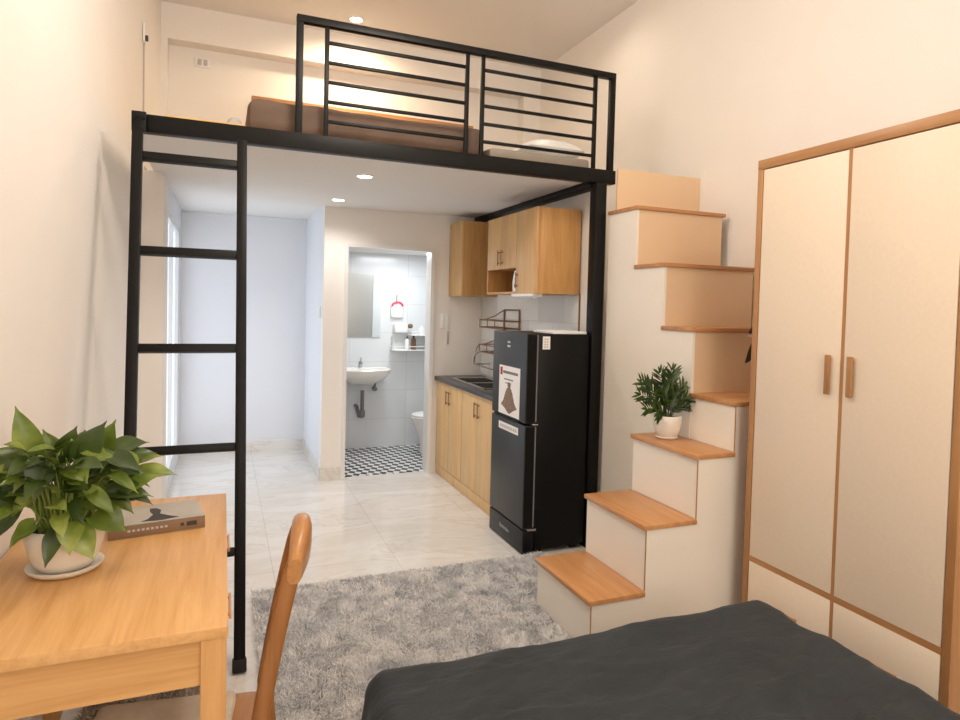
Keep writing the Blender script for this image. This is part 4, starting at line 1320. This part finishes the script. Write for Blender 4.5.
def poly_on(bm, pts, z):
    A = [bm.verts.new(BP(u, v, z)) for u, v in pts]
    B = [bm.verts.new(BP(u, v, z + 0.0005)) for u, v in pts]
    n = len(pts)
    for i in range(n):
        bm.faces.new((A[i], A[(i + 1) % n], B[(i + 1) % n], B[i]))
    bm.faces.new(B)
poly_on(bm, [(0.075, 0.025), (0.10, 0.05), (0.125, 0.085), (0.118, 0.125), (0.13, 0.15), (0.15, 0.155), (0.152, 0.12), (0.146, 0.08), (0.165, 0.04), (0.185, 0.022), (0.13, 0.012)], T_)
obj('cover_picture', bm, 'ink_dark', cv, smooth=False)

# ------------------------------------------------------------------ lights
def area(name, loc, rot, size, power, color, sy=None):
    l = bpy.data.lights.new(name, 'AREA')
    l.energy = power
    l.color = color
    l.size = size
    if sy:
        l.shape = 'RECTANGLE'
        l.size_y = sy
    o = bpy.data.objects.new(name, l)
    o.location = loc
    o.rotation_euler = rot
    COL.objects.link(o)
    return o
def point(name, loc, power, color, r=0.05):
    l = bpy.data.lights.new(name, 'POINT')
    l.energy = power
    l.color = color
    l.shadow_soft_size = r
    o = bpy.data.objects.new(name, l)
    o.location = loc
    COL.objects.link(o)
    return o
def spot(name, loc, power, color, ang=150, blend=0.8, r=0.05):
    l = bpy.data.lights.new(name, 'SPOT')
    l.energy = power
    l.color = color
    l.spot_size = math.radians(ang)
    l.spot_blend = blend
    l.shadow_soft_size = r
    o = bpy.data.objects.new(name, l)
    o.location = loc
    COL.objects.link(o)
    return o
WARM = (1.0, 0.885, 0.775)
NEUT = (1.0, 0.96, 0.92)
COOL = (0.90, 0.95, 1.0)
point('ceiling_lamp_light', (0.7, 2.5, 3.05), 54, WARM, 0.2)
point('ceiling_lamp_light', (1.3, -0.5, 3.2), 50, WARM, 0.2)
area('room_fill_light', (1.1, -1.7, 1.9), (math.radians(90), 0, 0), 2.2, 44, (1.0, 0.9, 0.8), 1.6)  # added fill from behind the camera; that wall has no window
spot('downlight_light', (DL1[0], DL1[1], ZL - 0.02), 28, NEUT)
spot('downlight_light', (DL2[0], DL2[1], ZL - 0.02), 24, NEUT)
spot('downlight_light', (DL3[0], DL3[1], ZC - 0.02), 95, (1.0, 0.8, 0.54), 174)
spot('downlight_light', (DL4[0], DL4[1], ZC - 0.02), 16, (1.0, 0.84, 0.66), 165)
area('bathroom_light', (1.6, 6.1, 2.0), (0, 0, 0), 0.4, 12, (0.97, 0.985, 1.0))
area('niche_window_light', (-0.36, 5.95, 1.15), (0, math.radians(-90), 0), 1.9, 5, COOL, 1.4)

w = bpy.data.worlds.new('World')
scene.world = w
w.use_nodes = True
w.node_tree.nodes['Background'].inputs[0].default_value = (1.0, 0.93, 0.86, 1)
w.node_tree.nodes['Background'].inputs[1].default_value = 0.4

# ------------------------------------------------------------------ camera
F, YAW, PIT, ROLL, CXp, CYp = 652.046, 0.393927, -0.0332758, -0.0256369, 493.338, 328.351
cy, sy = math.cos(YAW), math.sin(YAW)
cp, sp_ = math.cos(PIT), math.sin(PIT)
cr, sr = math.cos(ROLL), math.sin(ROLL)
fwd = V((sy * cp, cy * cp, sp_))
r0 = V((cy, -sy, 0))
d0 = fwd.cross(r0)
r_ = r0 * cr + d0 * sr
d_ = -r0 * sr + d0 * cr
cam = bpy.data.cameras.new('Camera')
co = bpy.data.objects.new('Camera', cam)
COL.objects.link(co)
up = -d_
back = -fwd
co.matrix_world = Matrix(((r_.x, up.x, back.x, 0), (r_.y, up.y, back.y, 0), (r_.z, up.z, back.z, 1.5), (0, 0, 0, 1)))
cam.sensor_fit = 'HORIZONTAL'
cam.sensor_width = 36.0
cam.lens = F / 960 * 36.0
cam.shift_x = (480 - CXp) / 960
cam.shift_y = (CYp - 360) / 960
cam.clip_start = 0.05
scene.camera = co
scene.view_settings.view_transform = 'Standard'
scene.view_settings.look = 'None'
scene.view_settings.exposure = -0.1
